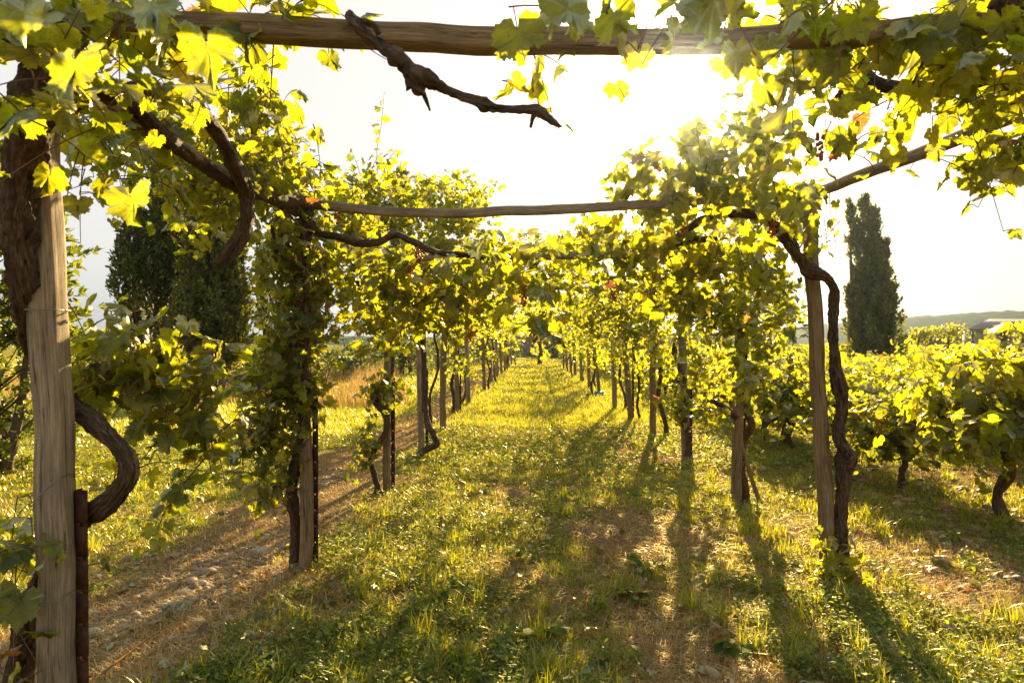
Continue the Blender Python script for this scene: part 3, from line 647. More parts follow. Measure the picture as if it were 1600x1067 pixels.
branch(v, 'trunk', [(1072, 715, 8.9), (1076, 690, 8.9), (1070, 650, 8.9), (1056, 635, 8.85), (1068, 660, 8.9), (1074, 600, 8.9), (1062, 575, 8.95), (1054, 545, 8.95), (1058, 525, 8.95), (1070, 500, 9), (1060, 420, 9)], [.04, .03, .028, .024, .03, .028, .026, .024, .024, .024], seed=63, sides=12)
f = Foliage(); f.px(900, 370, 7.4, 70, 32, .5, 1.5, .1, upb=.3); f.px(880, 430, 7.4, 50, 32, .4, 1.1, .1); f.px(930, 460, 8.5, 45, 45, .4, 1.4, .095); f.px(870, 400, 10.5, 60, 35, .8, 1.4, .1); f.px(1050, 380, 8.8, 80, 45, .7, 1.8, .09, upb=.4); f.px(1030, 450, 8.8, 70, 45, .5, 1.7, .09); f.px(1020, 510, 9.5, 25, 60, .4, 1.2, .09); f.px(1055, 630, 8.8, 40, 18, .3, 1.3, .08); f.px(960, 500, 8.6, 50, 40, .5, 1.2, .09); f.px(1090, 560, 8.4, 35, 60, .4, .9, .09); f.build(v)

# generic vines further back, every one different
for side, lst in (('left', left), ('right', right)):
    for k in range(4, 14):
        xb, xt, d, tz, zb, o = posts[(side, k)]
        sgn = 1 if side == 'left' else -1
        lab = {('left', 4): 'vine standing apart from its post with a wavy bare stem, fifth on the left', ('right', 7): 'forked vine beside the thin pale pole'}.get((side, k), 'pergola grapevine on the %s post of the %s row' % (ordn[k], side))
        v = vine(side, k, lab)
        off = rs.uniform(.12, .28) * rs.choice([-1, 1]); ph = rs.uniform(0, 6)
        pts = [(xb + off * math.exp(-i / 5) + .05 * math.sin(i * 1.9 + ph), d + .08 + .05 * math.cos(i * 1.4 + ph), zb - .05 + i * .33) for i in range(8)]
        rr = .021 + rs.rand() * .013
        branch(v, 'trunk', pts, [rr * 1.5, rr, rr * 1.1, rr * .8, rr], seed=80 + k, world=True, sides=9, sub=5)
        f = Foliage(); near = d < 20; lod = 'low' if near else 'tiny'; sz = .095 if near else .13 if d < 32 else .17
        q = (lst[min(k + 1, 13)][1] - lst[k - 1][1]) / 2
        cov = (.095 / sz)**1.5
        f.blob((xt + sgn * .1, d, 2.42), (.62, q * .62, .36), int(320 * cov), sz, lod, near, .35)
        f.blob((xt + sgn * .75, d, 2.2), (.62, q * .4, .32), int(150 * cov), sz, lod, near)
        f.blob((xt + sgn * 1.4, d, 2.3), (.5, q * .35, .25), int(55 * cov), sz, lod, near)
        f.blob((xt - sgn * .05, d + .1, 1.85), (.35, q * .5, .35), int(150 * cov), sz, lod, near)
        if side == 'right': f.blob((xt + .1, d, 1.35), (.35, q * .55, .45), int(170 * cov), sz, lod, near)
        elif k % 3 == 1: f.blob((xt + .25, d, 1.15), (.3, .35, .18), int(60 * cov), sz, lod, near)
        f.build(v, VINEFAR)
# third frame canopy centre (leaves meeting over the aisle)
v = empty('grapevine', P(845, 560, 50), 'small upright vine standing alone at the far end of the aisle', 'grapevine', GV)
branch(v, 'trunk', [P(843, 567, 47), P(845, 550, 47), P(843, 530, 47)], [.16, .14, .1], seed=99, world=True, sides=8)
f = Foliage(); f.blob(P(845, 510, 47), (1.1, .9, 1.1), 420, .17, 'tiny', False); f.blob(P(838, 545, 47), (.25, .25, .35), 30, .15, 'tiny', False); f.build(v, VINEFAR)

# dead bough under the nearest beam
o = empty('dead_branch', P(550, 40, 2.05), 'bare gnarled dead vine bough hanging below the nearest beam against the sky', 'dead branch')
branch(o, 'bough', [(545, 20, 2.07), (565, 42, 2.03), (590, 62, 2.02), (620, 88, 2.02), (645, 116, 2.02), (672, 126, 2.02), (705, 140, 2.0), (745, 157, 1.98), (780, 166, 1.96), (825, 168, 1.95), (845, 172, 1.95), (878, 196, 1.95)], [.012, .018, .015, .015, .024, .018, .012, .011, .010, .009, .010, .002], seed=71, gn=.6, sub=22, knob=.5, sides=20)
branch(o, 'twig', [(655, 130, 2.02), (664, 148, 2.01), (672, 170, 2.0)], [.011, .007, .003], seed=72, gn=.4)
branch(o, 'twig', [(836, 172, 1.95), (832, 184, 1.95), (829, 197, 1.95)], [.007, .006, .004], seed=73, gn=.5)
branch(o, 'twig', [(565, 30, 2.0), (582, 36, 1.97), (592, 50, 1.97)], [.008, .01, .007], seed=74, gn=.5)
for q_, (a_, b_, c_, r_) in enumerate([((640, 106), (652, 122), (664, 136), .024), ((650, 122), (668, 120), (684, 128), .016), ((646, 116), (652, 134), (662, 142), .017), ((836, 164), (846, 170), (852, 182), .014), ((846, 180), (862, 188), (876, 195), .007), ((610, 76), (620, 90), (632, 98), .019), ((742, 152), (756, 160), (772, 165), .014)]):
    branch(o, 'knot', [(*a_, 1.985), (*b_, 1.98), (*c_, 1.985)], [r_ * .6, r_, r_ * .45], seed=76 + q_ * 3, gn=.85, sides=18, sub=8)
branch(o, 'twig', [(560, 62, 2.0), (600, 88, 1.99), (640, 106, 1.99)], [.0014, .0014, .0014], seed=90, gn=.1, sides=5)
# ------------------------------------------------------------------ vineyard of free-standing bush vines on the right
GBV = 'free-standing bush vines in rows beside the pergola'
def bush_mesh(lod, size, n, seed, big=1.0):
    L = Foliage(); tr = MB()
    h = .5
    tube(tr, [(0, 0, -.06), (.05 * math.sin(seed), .03, .15), (-.04, .02 * math.cos(seed), .33), (.02, 0, h)], [.045, .032, .033, .045], sides=10, sub=5, gnarl=.35, twist=3, seed=seed, knob=.8)
    arms = MB()
    for i in range(5):
        a = i * 1.257 + seed; e = np.array([math.cos(a) * .42, math.sin(a) * .48, .22 + .12 * rs.rand()])
        tube(arms, [(0, 0, h - .05), (e[0] * .5, e[1] * .5, h + .05), (e[0], e[1], h + e[2])], [.03, .022, .014], sides=7, sub=4, gnarl=.3, seed=seed + i)
        m = 5
        for j in range(m):
            b = np.array([e[0], e[1], h + e[2]]) * [1, 1, 1] * 1.0 + rs.normal(0, .09, 3)
            d = np.array([math.cos(a) * .5, math.sin(a) * .5, 0]) + rs.normal(0, .5, 3) + [0, 0, rs.uniform(-.5, 1.3)]
            L.shoot(b, d, rs.uniform(.35, .95), size, lod, lod != 'tiny', rs.uniform(.3, 1.2))
    left_n = n - L.count
    if left_n > 0: L.blob((0, 0, .82), (.54, .60, .42), left_n, size, lod, lod != 'tiny', .25)
    return L, tr, arms
BV = {}
def bush_proto(key, lod, size, n, seed):
    L, tr, ar = bush_mesh(lod, size, n, seed)
    e = empty('bush_vine', (0, 0, 0), 'x', 'vine bush', GBV)
    ps = [build2(L, e, VINE if lod != 'tiny' else VINEFAR), tr.build('trunk', BARK, e), ar.build('arms', BARK, e)]
    BV[key] = [e, ps, False]
for i in range(4): bush_proto(('n', i), 'mid', .115, 850, i * 2 + 1)
for i in range(4): bush_proto(('m', i), 'low', .115, 760, i * 3 + 2)
for i in range(4): bush_proto(('f', i), 'tiny', .15, 300, i * 3 + 20)
def place_bush(key, x, y, sc, rz, label):
    e, ps, used = BV[key]
    if not used: r = e; BV[key][2] = True
    else:
        r = e.copy(); COL.objects.link(r)
        for p in ps:
            c = p.copy(); COL.objects.link(c); c.parent = r
    r.location = (x, y, float(gz(x, y))); r.scale = (sc * .98, sc * .98, sc * rs.uniform(.88, 1.02)); r.rotation_euler = (0, 0, rz); r['label'] = label
    return r
ords = ordn[:1] + ['second', 'third', 'fourth', 'fifth', 'sixth', 'seventh', 'eighth', 'ninth', 'tenth', 'eleventh', 'twelfth', 'thirteenth', 'fourteenth', 'fifteenth', 'sixteenth', 'seventeenth', 'eighteenth', 'nineteenth', 'twentieth', 'twenty-first', 'twenty-second', 'twenty-third', 'twenty-fourth', 'twenty-fifth', 'twenty-sixth', 'twenty-seventh', 'twenty-eighth', 'twenty-ninth', 'thirtieth']
special = {(0, 0): 'big sunlit vine bush at the right edge with large dark lower leaves', (0, 1): 'vine bush on a dark double trunk right of the thick leaning post'}
CYP = P(1364, 600, 25)
rowi = 0; nb = 0
for rx in [3.95 + 2.15 * i for i in range(15)]:
    y = 5.75 if rowi == 0 else max(5.2, rx / .80 + rs.uniform(-.3, .3)); k = 0
    while y < 41:
        x = rx + .02 * y + rs.uniform(-.15, .15)
        if math.hypot(x - CYP[0], y - CYP[1]) > 1.4 and x < .78 * y + 1.2:
            kk = 'n' if y < 10.5 else 'm' if y < 20 else 'f'
            lab = special.get((rowi, k), 'yellow-green vine bush, %s from the front in the %s vineyard row' % (ords[min(k, 29)], ['first', 'second', 'third', 'fourth', 'fifth', 'sixth', 'seventh', 'eighth', 'ninth', 'tenth', 'eleventh', 'twelfth', 'thirteenth', 'fourteenth', 'fifteenth'][rowi]))
            place_bush((kk, (k * 3 + rowi) % 4), x, y, rs.uniform(.78, 1.08) * (1.4 if (rowi, k) == (0, 0) else 1.1 if rowi == 0 else 1), rs.uniform(0, 6.28), lab); nb += 1
        y += (1.45 if y < 22 else 1.6) + rs.uniform(-.12, .12) ; k += 1
    rowi += 1
# remaining far rows as a mass
f = Foliage()
for i in range(5200):
    pass
M = 9000; yy = rs.uniform(42, 84, M); xx = rs.uniform(3, 75, M); rowq = np.round(xx / 2.3) * 2.3 + rs.normal(0, .35, M)
pp = np.stack([rowq, yy, rs.uniform(.45, 1.25, M)], -1); f.leaf_at(pp, nrm(rs.normal(0, 1, (M, 3))), rs.uniform(.22, .4, M), 'tiny')
tag(f.L.build('distant_vines', VINEFAR, smooth=False), 'yellow-green mass of far vineyard rows before the grey building', 'vines', kind='stuff')
# arched low vine by the right row
v = empty('bush_vine', P(1230, 692, 10), 'low vine with a dark arched trunk hooping over the grass', 'vine bush', GBV)
branch(v, 'trunk', [P(1240, 700, 9.6), P(1232, 680, 9.6), P(1236, 660, 9.6), P(1222, 650, 9.6), P(1205, 655, 9.6), P(1193, 668, 9.6), P(1195, 685, 9.6)], [.04, .03, .035, .03, .025, .02, .015], world=True, seed=91)
f = Foliage(); f.px(1232, 625, 9.6, 45, 32, .45, 1.6, .1, 'mid'); f.px(1200, 600, 9.6, 40, 30, .4, 1.2, .1, 'mid'); f.build(v)

# ------------------------------------------------------------------ trellis at the far side of the vineyard
GT = 'grey posts of the far trellis'
tz0 = 44.0
for k, (u, ln) in enumerate([(1125, 0), (1152, 1), (1175, 0), (1212, -1), (1240, 1), (1449, 0), (1500, 0), (1546, 3), (1551, -4), (1578, -2), (1640, 1)]):
    x = (u - 800) * tz0 / F
    timber('trellis_post', [(x + ln * .05, tz0, -.2), (x, tz0, 2.25)], .085, 'grey trellis post before the building, %s of its line from the left' % (['leftmost', 'second', 'third', 'fourth', 'fifth', 'sixth', 'seventh', 'eighth', 'ninth', 'tenth', 'rightmost'][k]), 'post', GT, sides=8, sub=3, sq=2.2, material=WOODG, seed=k)
for k, (u0, u1, dz) in enumerate([(1110, 1262, 0), (1420, 1530, .05), (1520, 1700, .1)]):
    timber('trellis_rail', [((u0 - 800) * tz0 / F, tz0 - .12, 2.3 - dz), ((u0 + u1 - 1600) / 2 * tz0 / F, tz0 - .1, 2.26), ((u1 - 800) * tz0 / F, tz0 - .12, 2.42 - dz)], .06, 'thin pole on the far trellis, %s of three' % ['leftmost', 'middle', 'rightmost'][k], 'rail', 'poles on the far trellis', sides=6, sub=4, material=WOODG, seed=k)
for k, (u, v_, ru, rv) in enumerate([(1484, 514, 32, 12), (1437, 518, 20, 10), (1600, 515, 24, 12), (1200, 512, 30, 12)]):
    c = P(u, v_, 43.5); e = empty('trellis_vine', (c[0], c[1], 0), ['round bright vine crown on the trellis left of the building', 'small vine crown just right of the cypress', 'vine crown on the trellis at the right edge', 'vine crown on the trellis seen behind the right row'][k], 'grapevine', 'vines on the far trellis')
    branch(e, 'trunk', [(c[0] + .2, c[1], 0), (c[0] - .1, c[1], .9), (c[0], c[1], c[2] + .1)], [.09, .07, .06], world=True, sides=7, seed=k)
    f = Foliage(); f.blob(c, (ru * 43.5 / F, .8, rv * 43.5 / F), 420, .17, 'tiny', False, .2); f.build(e, VINEFAR)

# ------------------------------------------------------------------ building, hills, far wall
D = 92.0
def bx2(mb, u0, u1, v0, v1, d, dep, r=.5):
    a = P(u0, v0, d); b = P(u1, v1, d); box(mb, ((a[0] + b[0]) / 2, d + dep / 2, (a[2] + b[2]) / 2), (b[0] - a[0], dep, a[2] - b[2]), r=r)
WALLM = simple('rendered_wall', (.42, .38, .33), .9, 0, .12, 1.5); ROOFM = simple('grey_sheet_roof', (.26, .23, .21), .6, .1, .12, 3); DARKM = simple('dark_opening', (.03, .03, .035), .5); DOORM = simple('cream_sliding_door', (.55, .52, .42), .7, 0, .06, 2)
e = empty('farm_building', ((1560 - 800) * D / F, D, 0), 'low farm building with a grey pitched roof and cream doors at right', 'building')
mb = MB(); a0 = P(1512, 532, D); x0, x1 = a0[0], a0[0] + 32
def prism(mb, x0, x1, y0, y1, z0, z1, inset=3.0):
    v = [[x0, y0, z0], [x1, y0, z0], [x1, y1, z0], [x0 * y1 / y0, y1, z0], [x0 * (y0 + 4.5) / y0 + inset, y0 + 4.5, z1], [x1, y0 + 4.5, z1], [x1, y1 - 3, z1], [x0 * (y1 - 3) / y0 + inset, y1 - 3, z1]]
    mb.add(v, [[[0, 1, 5, 4], [1, 2, 6, 5], [2, 3, 7, 6], [3, 0, 4, 7], [4, 5, 6, 7], [3, 2, 1, 0]]])
box(mb, ((x0 + x1) / 2 + 1.5, D + 2.9, 1.55), (x1 - x0 - 3.0, 5.5, 3.1)); box(mb, (x0 + 1.6, D + .4, 1.55), (3.4, .5, 3.1)); mb.build('wall', WALLM, e, smooth=False)
mb = MB(); prism(mb, x0 - .8, x1, D - 1.2, D + 13, 3.25, 4.75); mb.build('roof', ROOFM, e, smooth=False)
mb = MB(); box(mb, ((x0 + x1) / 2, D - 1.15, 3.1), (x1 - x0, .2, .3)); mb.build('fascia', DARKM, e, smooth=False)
for i in range(4):
    mb = MB(); bx2(mb, 1512 + i * 12, 1523 + i * 12, 509, 530, D + .05, .1); mb.build('door', DOORM, e, smooth=False)
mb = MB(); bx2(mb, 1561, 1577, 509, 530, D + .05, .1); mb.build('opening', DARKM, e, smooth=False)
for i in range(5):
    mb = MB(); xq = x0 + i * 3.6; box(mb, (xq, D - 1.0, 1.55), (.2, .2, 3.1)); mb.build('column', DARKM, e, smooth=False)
e = empty('shed', ((1465 - 800) * 88 / F, 88, 0), 'low dark shed with a pale flat roof left of the farm building', 'shed')
mb = MB(); bx2(mb, 1422, 1500, 520, 540, 88, 5); mb.build('wall', simple('shed_wall', (.09, .085, .09), .8), e, smooth=False)
mb = MB(); bx2(mb, 1418, 1506, 517, 520, 87.6, 6); mb.build('roof', simple('shed_roof', (.35, .32, .3), .7), e, smooth=False)
# hills
def hills_mat():
    m, nt, o = mat('wooded_hill'); geo = nd(nt, 'ShaderNodeNewGeometry')
    n = noise(nt, geo.outputs['Position'], .22, 6, .7)
    c = ramp(nt, n, [(.35, (.02, .035, .02)), (.5, (.04, .06, .025)), (.65, (.10, .10, .04))])
    p = nd(nt, 'ShaderNodeBsdfPrincipled', i={'Base Color': c, 'Roughness': 1.0}); p.inputs['Specular IOR Level'].default_value = 0; nt.links.new(p.outputs[0], o.inputs[0]); return m
hx = np.linspace(-760, 860, 420); hy = np.linspace(370, 620, 30)
HX, HY = np.meshgrid(hx, hy)
prof = 3.5 + 22 * sstep(70, 430, HX) + 4 * fbm(HX / 80, HY * 0 + 2, 4) + 1.5 * sstep(80, -400, HX)
HZ = prof * np.sin(np.clip((HY - 370) / 110, 0, 1) * np.pi / 2) + 2.4 * (fbm(HX / 5, HY / 5, 8, 3) - .5) * 2 - 1.5
n1, n2 = len(hx), len(hy); ii = np.arange(n2 - 1)[:, None] * n1 + np.arange(n1 - 1)[None, :]
mb = MB(); mb.add(np.stack([HX, HY, HZ], -1).reshape(-1, 3), [np.stack([ii, ii + 1, ii + n1 + 1, ii + n1], -1).reshape(-1, 4)])
tag(mb.build('hills', hills_mat(), smooth=False), 'low wooded hills on the horizon', 'hills', kind='structure')
# rubble wall at the end of the aisle
def wallstone():
    m, nt, o = mat('rubble_stone'); geo = nd(nt, 'ShaderNodeNewGeometry')
    vo = nd(nt, 'ShaderNodeTexVoronoi', i={'Vector': geo.outputs['Position'], 'Scale': 2.4}); n = noise(nt, geo.outputs['Position'], 3, 5, .6)
    c = mix(nt, n, vo.outputs['Color'], (.30, .2, .15)); c = mix(nt, .75, c, (.27, .19, .14))
    ed = ramp(nt, vo.outputs['Distance'], [(.1, (1, 1, 1)), (.5, (.55,) * 3)]); c = mix(nt, 1, c, ed, 'MULTIPLY')
    p = nd(nt, 'ShaderNodeBsdfPrincipled', i={'Base Color': c, 'Roughness': 1.0}); nt.links.new(p.outputs[0], o.inputs[0]); return m
mb = MB(); n = 60; tx = np.linspace(-5, 26, n)
for i in range(n - 1):
    h = 2.3 + .35 * vnoise(tx[i] * .7, 1, 3) + .15 * rs.rand(); box(mb, ((tx[i] + tx[i + 1]) / 2, 72 + .05 * (i % 2), h / 2 - .1), (tx[1] - tx[0] - .006, .5, h + .2))
tag(mb.build('stone_wall', wallstone(), smooth=False), 'reddish rubble wall closing the far end of the aisle', 'wall')

# ------------------------------------------------------------------ trees and shrubs
def sprays(mb, pos, dirs, size, wid, rnd):
    """small pointed scale-leaf sprays (kite quads) aligned to dirs"""
    n = len(pos); dirs = nrm(dirs); side = nrm(np.cross(dirs, rs.normal(0, 1, (n, 3))))
    s = size[:, None]; w_ = wid[:, None]
    v = np.stack([pos, pos + dirs * s * .45 + side * w_, pos + dirs * s, pos + dirs * s * .45 - side * w_], 1)
    f = np.arange(n * 4).reshape(n, 4); mb.add(v.reshape(-1, 3), [f], r=np.repeat(rnd, 4))
def flame_tree(name, label, base, H, profs, nclump, mat_, group=None, sp=.16, zlo=.25, nsp=26, cat='tree', lean=(0, 0), bare=False, up=1.0, spread=.35):
    """profs: list of (dx, dy, top, radius, zbase) columnar leaders; foliage plumes cover each leader"""
    e = empty(name, base, label, cat, group); base = np.array(base, float)
    cr = MB(); br = MB()
    for li, (dx, dy, top, rad, zb_) in enumerate(profs):
        c0 = base + [dx * .3, dy * .3, 0]; c1 = base + [dx, dy, top * .95]
        tube(br, [c0, (c0 + c1) / 2 + [dx * .25, 0, 0], c1], [.11 * H / 6, .07 * H / 6, .015], sides=7, sub=5, gnarl=.2, seed=li)
        m = int(nclump * rad * (top - zb_))
        t = rs.rand(m); z = zb_ + (top - zb_) * t
        prof = np.clip((1 - t) * 1.35 + .03, 0, 1)**.9 * np.clip(.55 + t * 3, 0, 1)
        prof = prof * (.82 + .3 * vnoise(t * 7, t * 0 + li, li + 5))
        a = rs.uniform(0, 2 * np.pi, m); rr = rad * prof * rs.uniform(.45, 1, m)**.5
        lump = .8 + .4 * vnoise(a * 1.6 + li * 3, z * 1.5, 9)
        rr = rr * lump
        cx = base[0] + dx * (z / top) + np.cos(a) * rr + lean[0] * z; cy = base[1] + dy * (z / top) + np.sin(a) * rr + lean[1] * z
        for i in range(m):
            # each clump is a tapering plume pointing up and outwards
            d = nrm(np.array([math.cos(a[i]) * spread, math.sin(a[i]) * spread, up]) + rs.normal(0, .12, 3))
            L = rs.uniform(.25, .6) * (1.2 - .5 * t[i]); q = rs.rand(nsp)
            pos = np.array([cx[i], cy[i], base[2] + z[i]]) + q[:, None] * d * L + rs.normal(0, .055, (nsp, 3)) * (1.1 - q[:, None]) * H / 6
            dr = d * .8 + rs.normal(0, .5, (nsp, 3)); sz = sp * rs.uniform(.5, 1.2, nsp)
            sprays(cr, pos, dr, sz, sz * .22, np.clip(rs.normal(.4, .2, nsp) + .15 * (rs.rand() - .5), 0, 1))
            if i % 9 == 0: tube(br, [np.array([base[0] + dx * z[i] / top + lean[0] * z[i], base[1] + dy * z[i] / top + lean[1] * z[i], base[2] + z[i] - rr[i] * .8]), np.array([cx[i], cy[i], base[2] + z[i]])], [.018, .006], sides=4, sub=2)
    if bare:
        for i in range(46):
            z = rs.uniform(.8, 3.4); a = rs.uniform(0, 6.3); L = rs.uniform(1.0, 2.3)
            p0 = base + [lean[0] * z, 0, z]; p1 = p0 + L * np.array([math.cos(a) * .55, math.sin(a) * .4, .9])
            tube(br, [p0, (p0 + p1) / 2 + rs.normal(0, .1, 3), p1], [.022, .004], sides=4, sub=4)
    br.build('trunk', TRUNK, e); cr.build('crown', mat_, e, smooth=False)
    return e
def gp(u, d): x = (u - 800) * d / F; return (x, d, float(gz(x, d)) - .02)
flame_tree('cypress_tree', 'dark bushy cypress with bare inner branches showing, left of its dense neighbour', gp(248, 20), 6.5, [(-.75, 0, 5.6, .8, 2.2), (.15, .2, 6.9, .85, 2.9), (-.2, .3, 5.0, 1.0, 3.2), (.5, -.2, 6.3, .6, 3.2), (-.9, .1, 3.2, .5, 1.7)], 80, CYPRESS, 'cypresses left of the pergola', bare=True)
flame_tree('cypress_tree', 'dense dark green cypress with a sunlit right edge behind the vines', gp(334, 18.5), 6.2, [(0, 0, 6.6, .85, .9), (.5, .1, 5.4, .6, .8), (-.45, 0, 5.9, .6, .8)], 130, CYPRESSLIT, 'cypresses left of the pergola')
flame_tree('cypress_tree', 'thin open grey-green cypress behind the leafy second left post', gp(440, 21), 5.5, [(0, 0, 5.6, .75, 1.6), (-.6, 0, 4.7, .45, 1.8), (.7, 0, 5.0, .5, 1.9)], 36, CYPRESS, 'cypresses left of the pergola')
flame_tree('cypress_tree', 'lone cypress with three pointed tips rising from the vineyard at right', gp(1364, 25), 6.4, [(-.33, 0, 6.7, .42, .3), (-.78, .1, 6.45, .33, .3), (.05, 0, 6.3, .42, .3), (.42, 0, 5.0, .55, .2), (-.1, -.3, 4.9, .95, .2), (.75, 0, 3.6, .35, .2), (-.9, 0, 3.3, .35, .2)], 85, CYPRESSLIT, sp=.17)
flame_tree('cypress_tree', 'small dark cypress tip poking above the left pergola leaves', gp(628, 34), 8, [(0, 0, 10, .75, 2)], 30, CYPRESS, sp=.3)
flame_tree('juniper_tree', 'yellow-green juniper with layered boughs at the left edge behind the thick post', gp(-10, 8.5), 4.5, [(0, 0, 4.6, .95, .4), (-.6, .4, 4.4, .9, .6), (.3, .2, 2.2, .75, .1)], 60, JUNIPER, sp=.14, up=.35, spread=1.0)
e = empty('juniper_tree', gp(75, 14), 'tall juniper bough spreading behind the nearest left post', 'tree')
bpy.data.objects.remove(e)
def shrub(name, label, base, r, n, size, mat_, group, lod='tiny', cat='shrub', trunk=True):
    e = empty(name, base, label, cat, group); f = Foliage(); base = np.array(base, float)
    f.blob(base + [0, 0, r[2] * .95], r, n, size, lod, False, .5); f.L.build('crown', mat_, e, smooth=False)
    tr = MB()
    for i in range(3): tube(tr, [base + [0, 0, -.1], base + [rs.normal(0, .15), rs.normal(0, .15), r[2] * .6], base + [rs.normal(0, .5) * r[0], 0, r[2] * 1.3]], [.05, .03, .01], sides=5, sub=3)
    tr.build('trunk', TRUNK, e)
GS = 'shrubs along the far edge of the left field'
sh = [(405, 24, 1.2, 1.5, 'small light shrub below the gap in the cypresses'), (470, 33, 2.2, 1.3, 'low wide shrub left of the third left post'), (540, 30, 1.8, 1.35, 'dark shrub seen left of the third left post'), (590, 36, 2.2, 1.6, 'dark shrub seen behind the third left post'),
      (640, 34, 1.9, 1.7, 'dark rounded shrub between the third and fourth left posts'), (690, 42, 2.4, 1.7, 'dark shrub behind the fifth left post'), (730, 50, 2.8, 1.9, 'shrub behind the seventh left post'), (775, 60, 2.5, 2.0, 'shrub at the far left end of the aisle'),
      (250, 28, 3.0, 1.1, 'low hedge-like shrub behind the cypress trunks'), (150, 26, 2.5, 1.3, 'shrub right of the nearest left post in the field'), (330, 30, 2.5, 1.4, 'shrub behind the dense cypress'),
      (862, 66, 1.6, 2.2, 'dark shrub against the far wall'), (893, 66, 1.5, 2.0, 'dark shrub by the far wall right of the lone vine'), (960, 62, 3.0, 1.9, 'wide dark shrub behind the right row'), (1010, 60, 2.6, 1.7, 'shrub behind the crooked dark post'), (1075, 64, 3.2, 2.0, 'shrub line behind the fourth right post'), (1140, 60, 3, 1.8, 'shrub at the far edge of the vineyard left of the thick post'), (1205, 66, 3, 1.7, 'shrub beyond the trellis left of the cypress')]
for k, (u, d, rx, rz_, lab) in enumerate(sh):
    shrub('shrub', lab, gp(u, d), (rx, rx * .7, rz_ * .62), int(900 * rx * rz_ / 2.5), .16 if d < 45 else .22, SHRUB if k % 3 else CYPRESS, GS if d < 45 else 'shrubs at the far end of the vineyard')
shrub('shrub', 'tangled brown-green thicket at the foot of the lone right cypress', gp(1318, 24.5), (.9, .6, .75), 700, .12, SHRUB, None)

# ------------------------------------------------------------------ ground cover
def ground_pts(n, ymin, ymax, power=1.0, margin=1.15):
    """random ground positions inside the seen wedge (and a margin to each side), denser towards the camera"""
    t = rs.rand(n)
    if power == 0: y = np.sqrt(ymin**2 + t * (ymax**2 - ymin**2))           # even per square metre
    else: y = 1 / (1 / ymin + t * (1 / ymax - 1 / ymin))                    # even in perspective
    x = y * rs.uniform(-.75, .75, n) * margin
    return x, y
def blades(mb, x, y, h, wd, bend, rnd, lie=None, segs=3):
    n = len(x); z = gz(x, y) - .005
    a = rs.uniform(0, 2 * np.pi, n); dx, dy = np.cos(a), np.sin(a); sx, sy = -dy, dx
    tt = np.linspace(0, 1, segs + 1)
    rows = []
    for t in tt:
        out = bend * t**1.7 * h; hz = h * t * np.sqrt(np.clip(1 - (bend * t)**2 * .5, .1, 1)) if lie is None else lie * h * np.sin(t * 2.2) * .5 + .01
        if lie is not None: out = h * t
        ww = wd * (1 - t**1.6) + .0002
        px_, py_, pz = x + dx * out, y + dy * out, z + hz
        rows.append(np.stack([px_ - sx * ww, py_ - sy * ww, pz], -1)); rows.append(np.stack([px_ + sx * ww, py_ + sy * ww, pz], -1))
    v = np.stack(rows, 1); m = 2 * (segs + 1)
    f = np.array([[2 * i, 2 * i + 1, 2 * i + 3, 2 * i + 2] for i in range(segs)])
    mb.add(v.reshape(-1, 3), [(np.arange(n)[:, None, None] * m + f[None]).reshape(-1, 4)], r=np.repeat(rnd, m))
def clump_xy(x, y, per, spread):
    xx = np.repeat(x, per) + rs.normal(0, 1, len(x) * per) * np.repeat(spread, per); yy = np.repeat(y, per) + rs.normal(0, 1, len(x) * per) * np.repeat(spread, per); return xx, yy

# green grass
G = MB()
x, y = ground_pts(24000, 2.2, 14, 1); k = green_mask(x, y) + rs.normal(0, .12, len(x)) > .53; x, y = x[k], y[k]
x, y = clump_xy(x, y, 9, .018 + .004 * y); n = len(x); gm = fbm(x * 1.7, y * 1.7, 60, 2)
blades(G, x, y, rs.uniform(.015, .06, n) * (.5 + gm) * (1 + .03 * y), .0016 + .0003 * y, rs.uniform(.2, 1, n), np.clip(rs.normal(.45, .22, n) + .2 * (gm - .5), 0, 1), segs=2)
x, y = ground_pts(300, 2.4, 10, 1); k = green_mask(x, y) > .42; x, y = x[k], y[k]     # coarse tufts
x, y = clump_xy(x, y, 34, np.full(len(x), .035)); n = len(x)
blades(G, x, y, rs.uniform(.08, .17, n), .0028 + .0002 * y, rs.uniform(.2, .95, n), np.clip(rs.normal(.4, .2, n), 0, 1), segs=4)
x, y = ground_pts(60000, 12, 75, 1, 1.1); k = green_mask(x, y) + rs.normal(0, .15, len(x)) > .40; x, y = x[k], y[k]
x, y = clump_xy(x, y, 3, .02 + .004 * y); n = len(x)
blades(G, x, y, rs.uniform(.05, .12, n) * (1 + y * .006), .0011 * y * .55, rs.uniform(.2, .9, n), np.clip(rs.normal(.55, .22, n), 0, 1), segs=1)
tag(G.build('grass', GRASS, smooth=False), 'green grass growing in patches along the aisle and field', 'grass', kind='stuff')
# dry straw
S = MB()
x, y = ground_pts(16000, 2.2, 14, 1); gm = green_mask(x, y); k = gm + rs.normal(0, .15, len(x)) < .66; x, y = x[k], y[k]
x, y = clump_xy(x, y, 9, .03 + .003 * y); n = len(x)
blades(S, x, y, rs.uniform(.02, .06, n), .0010 + .00025 * y, rs.uniform(.2, 1, n), np.clip(rs.normal(.45, .25, n), 0, 1), segs=2)
x, y = ground_pts(42000, 2.2, 14, 1); k = green_mask(x, y) + rs.normal(0, .2, len(x)) < .66; x, y = x[k], y[k]; n = len(x)
blades(S, x, y, rs.uniform(.05, .17, n), .0011 + .00025 * y, 0, np.clip(rs.normal(.5, .25, n), 0, 1), lie=rs.uniform(.0, .35, n), segs=3)
x, y = ground_pts(26000, 12, 80, 1, 1.1); k = green_mask(x, y) + rs.normal(0, .2, len(x)) < .5; x, y = x[k], y[k]; n = len(x)
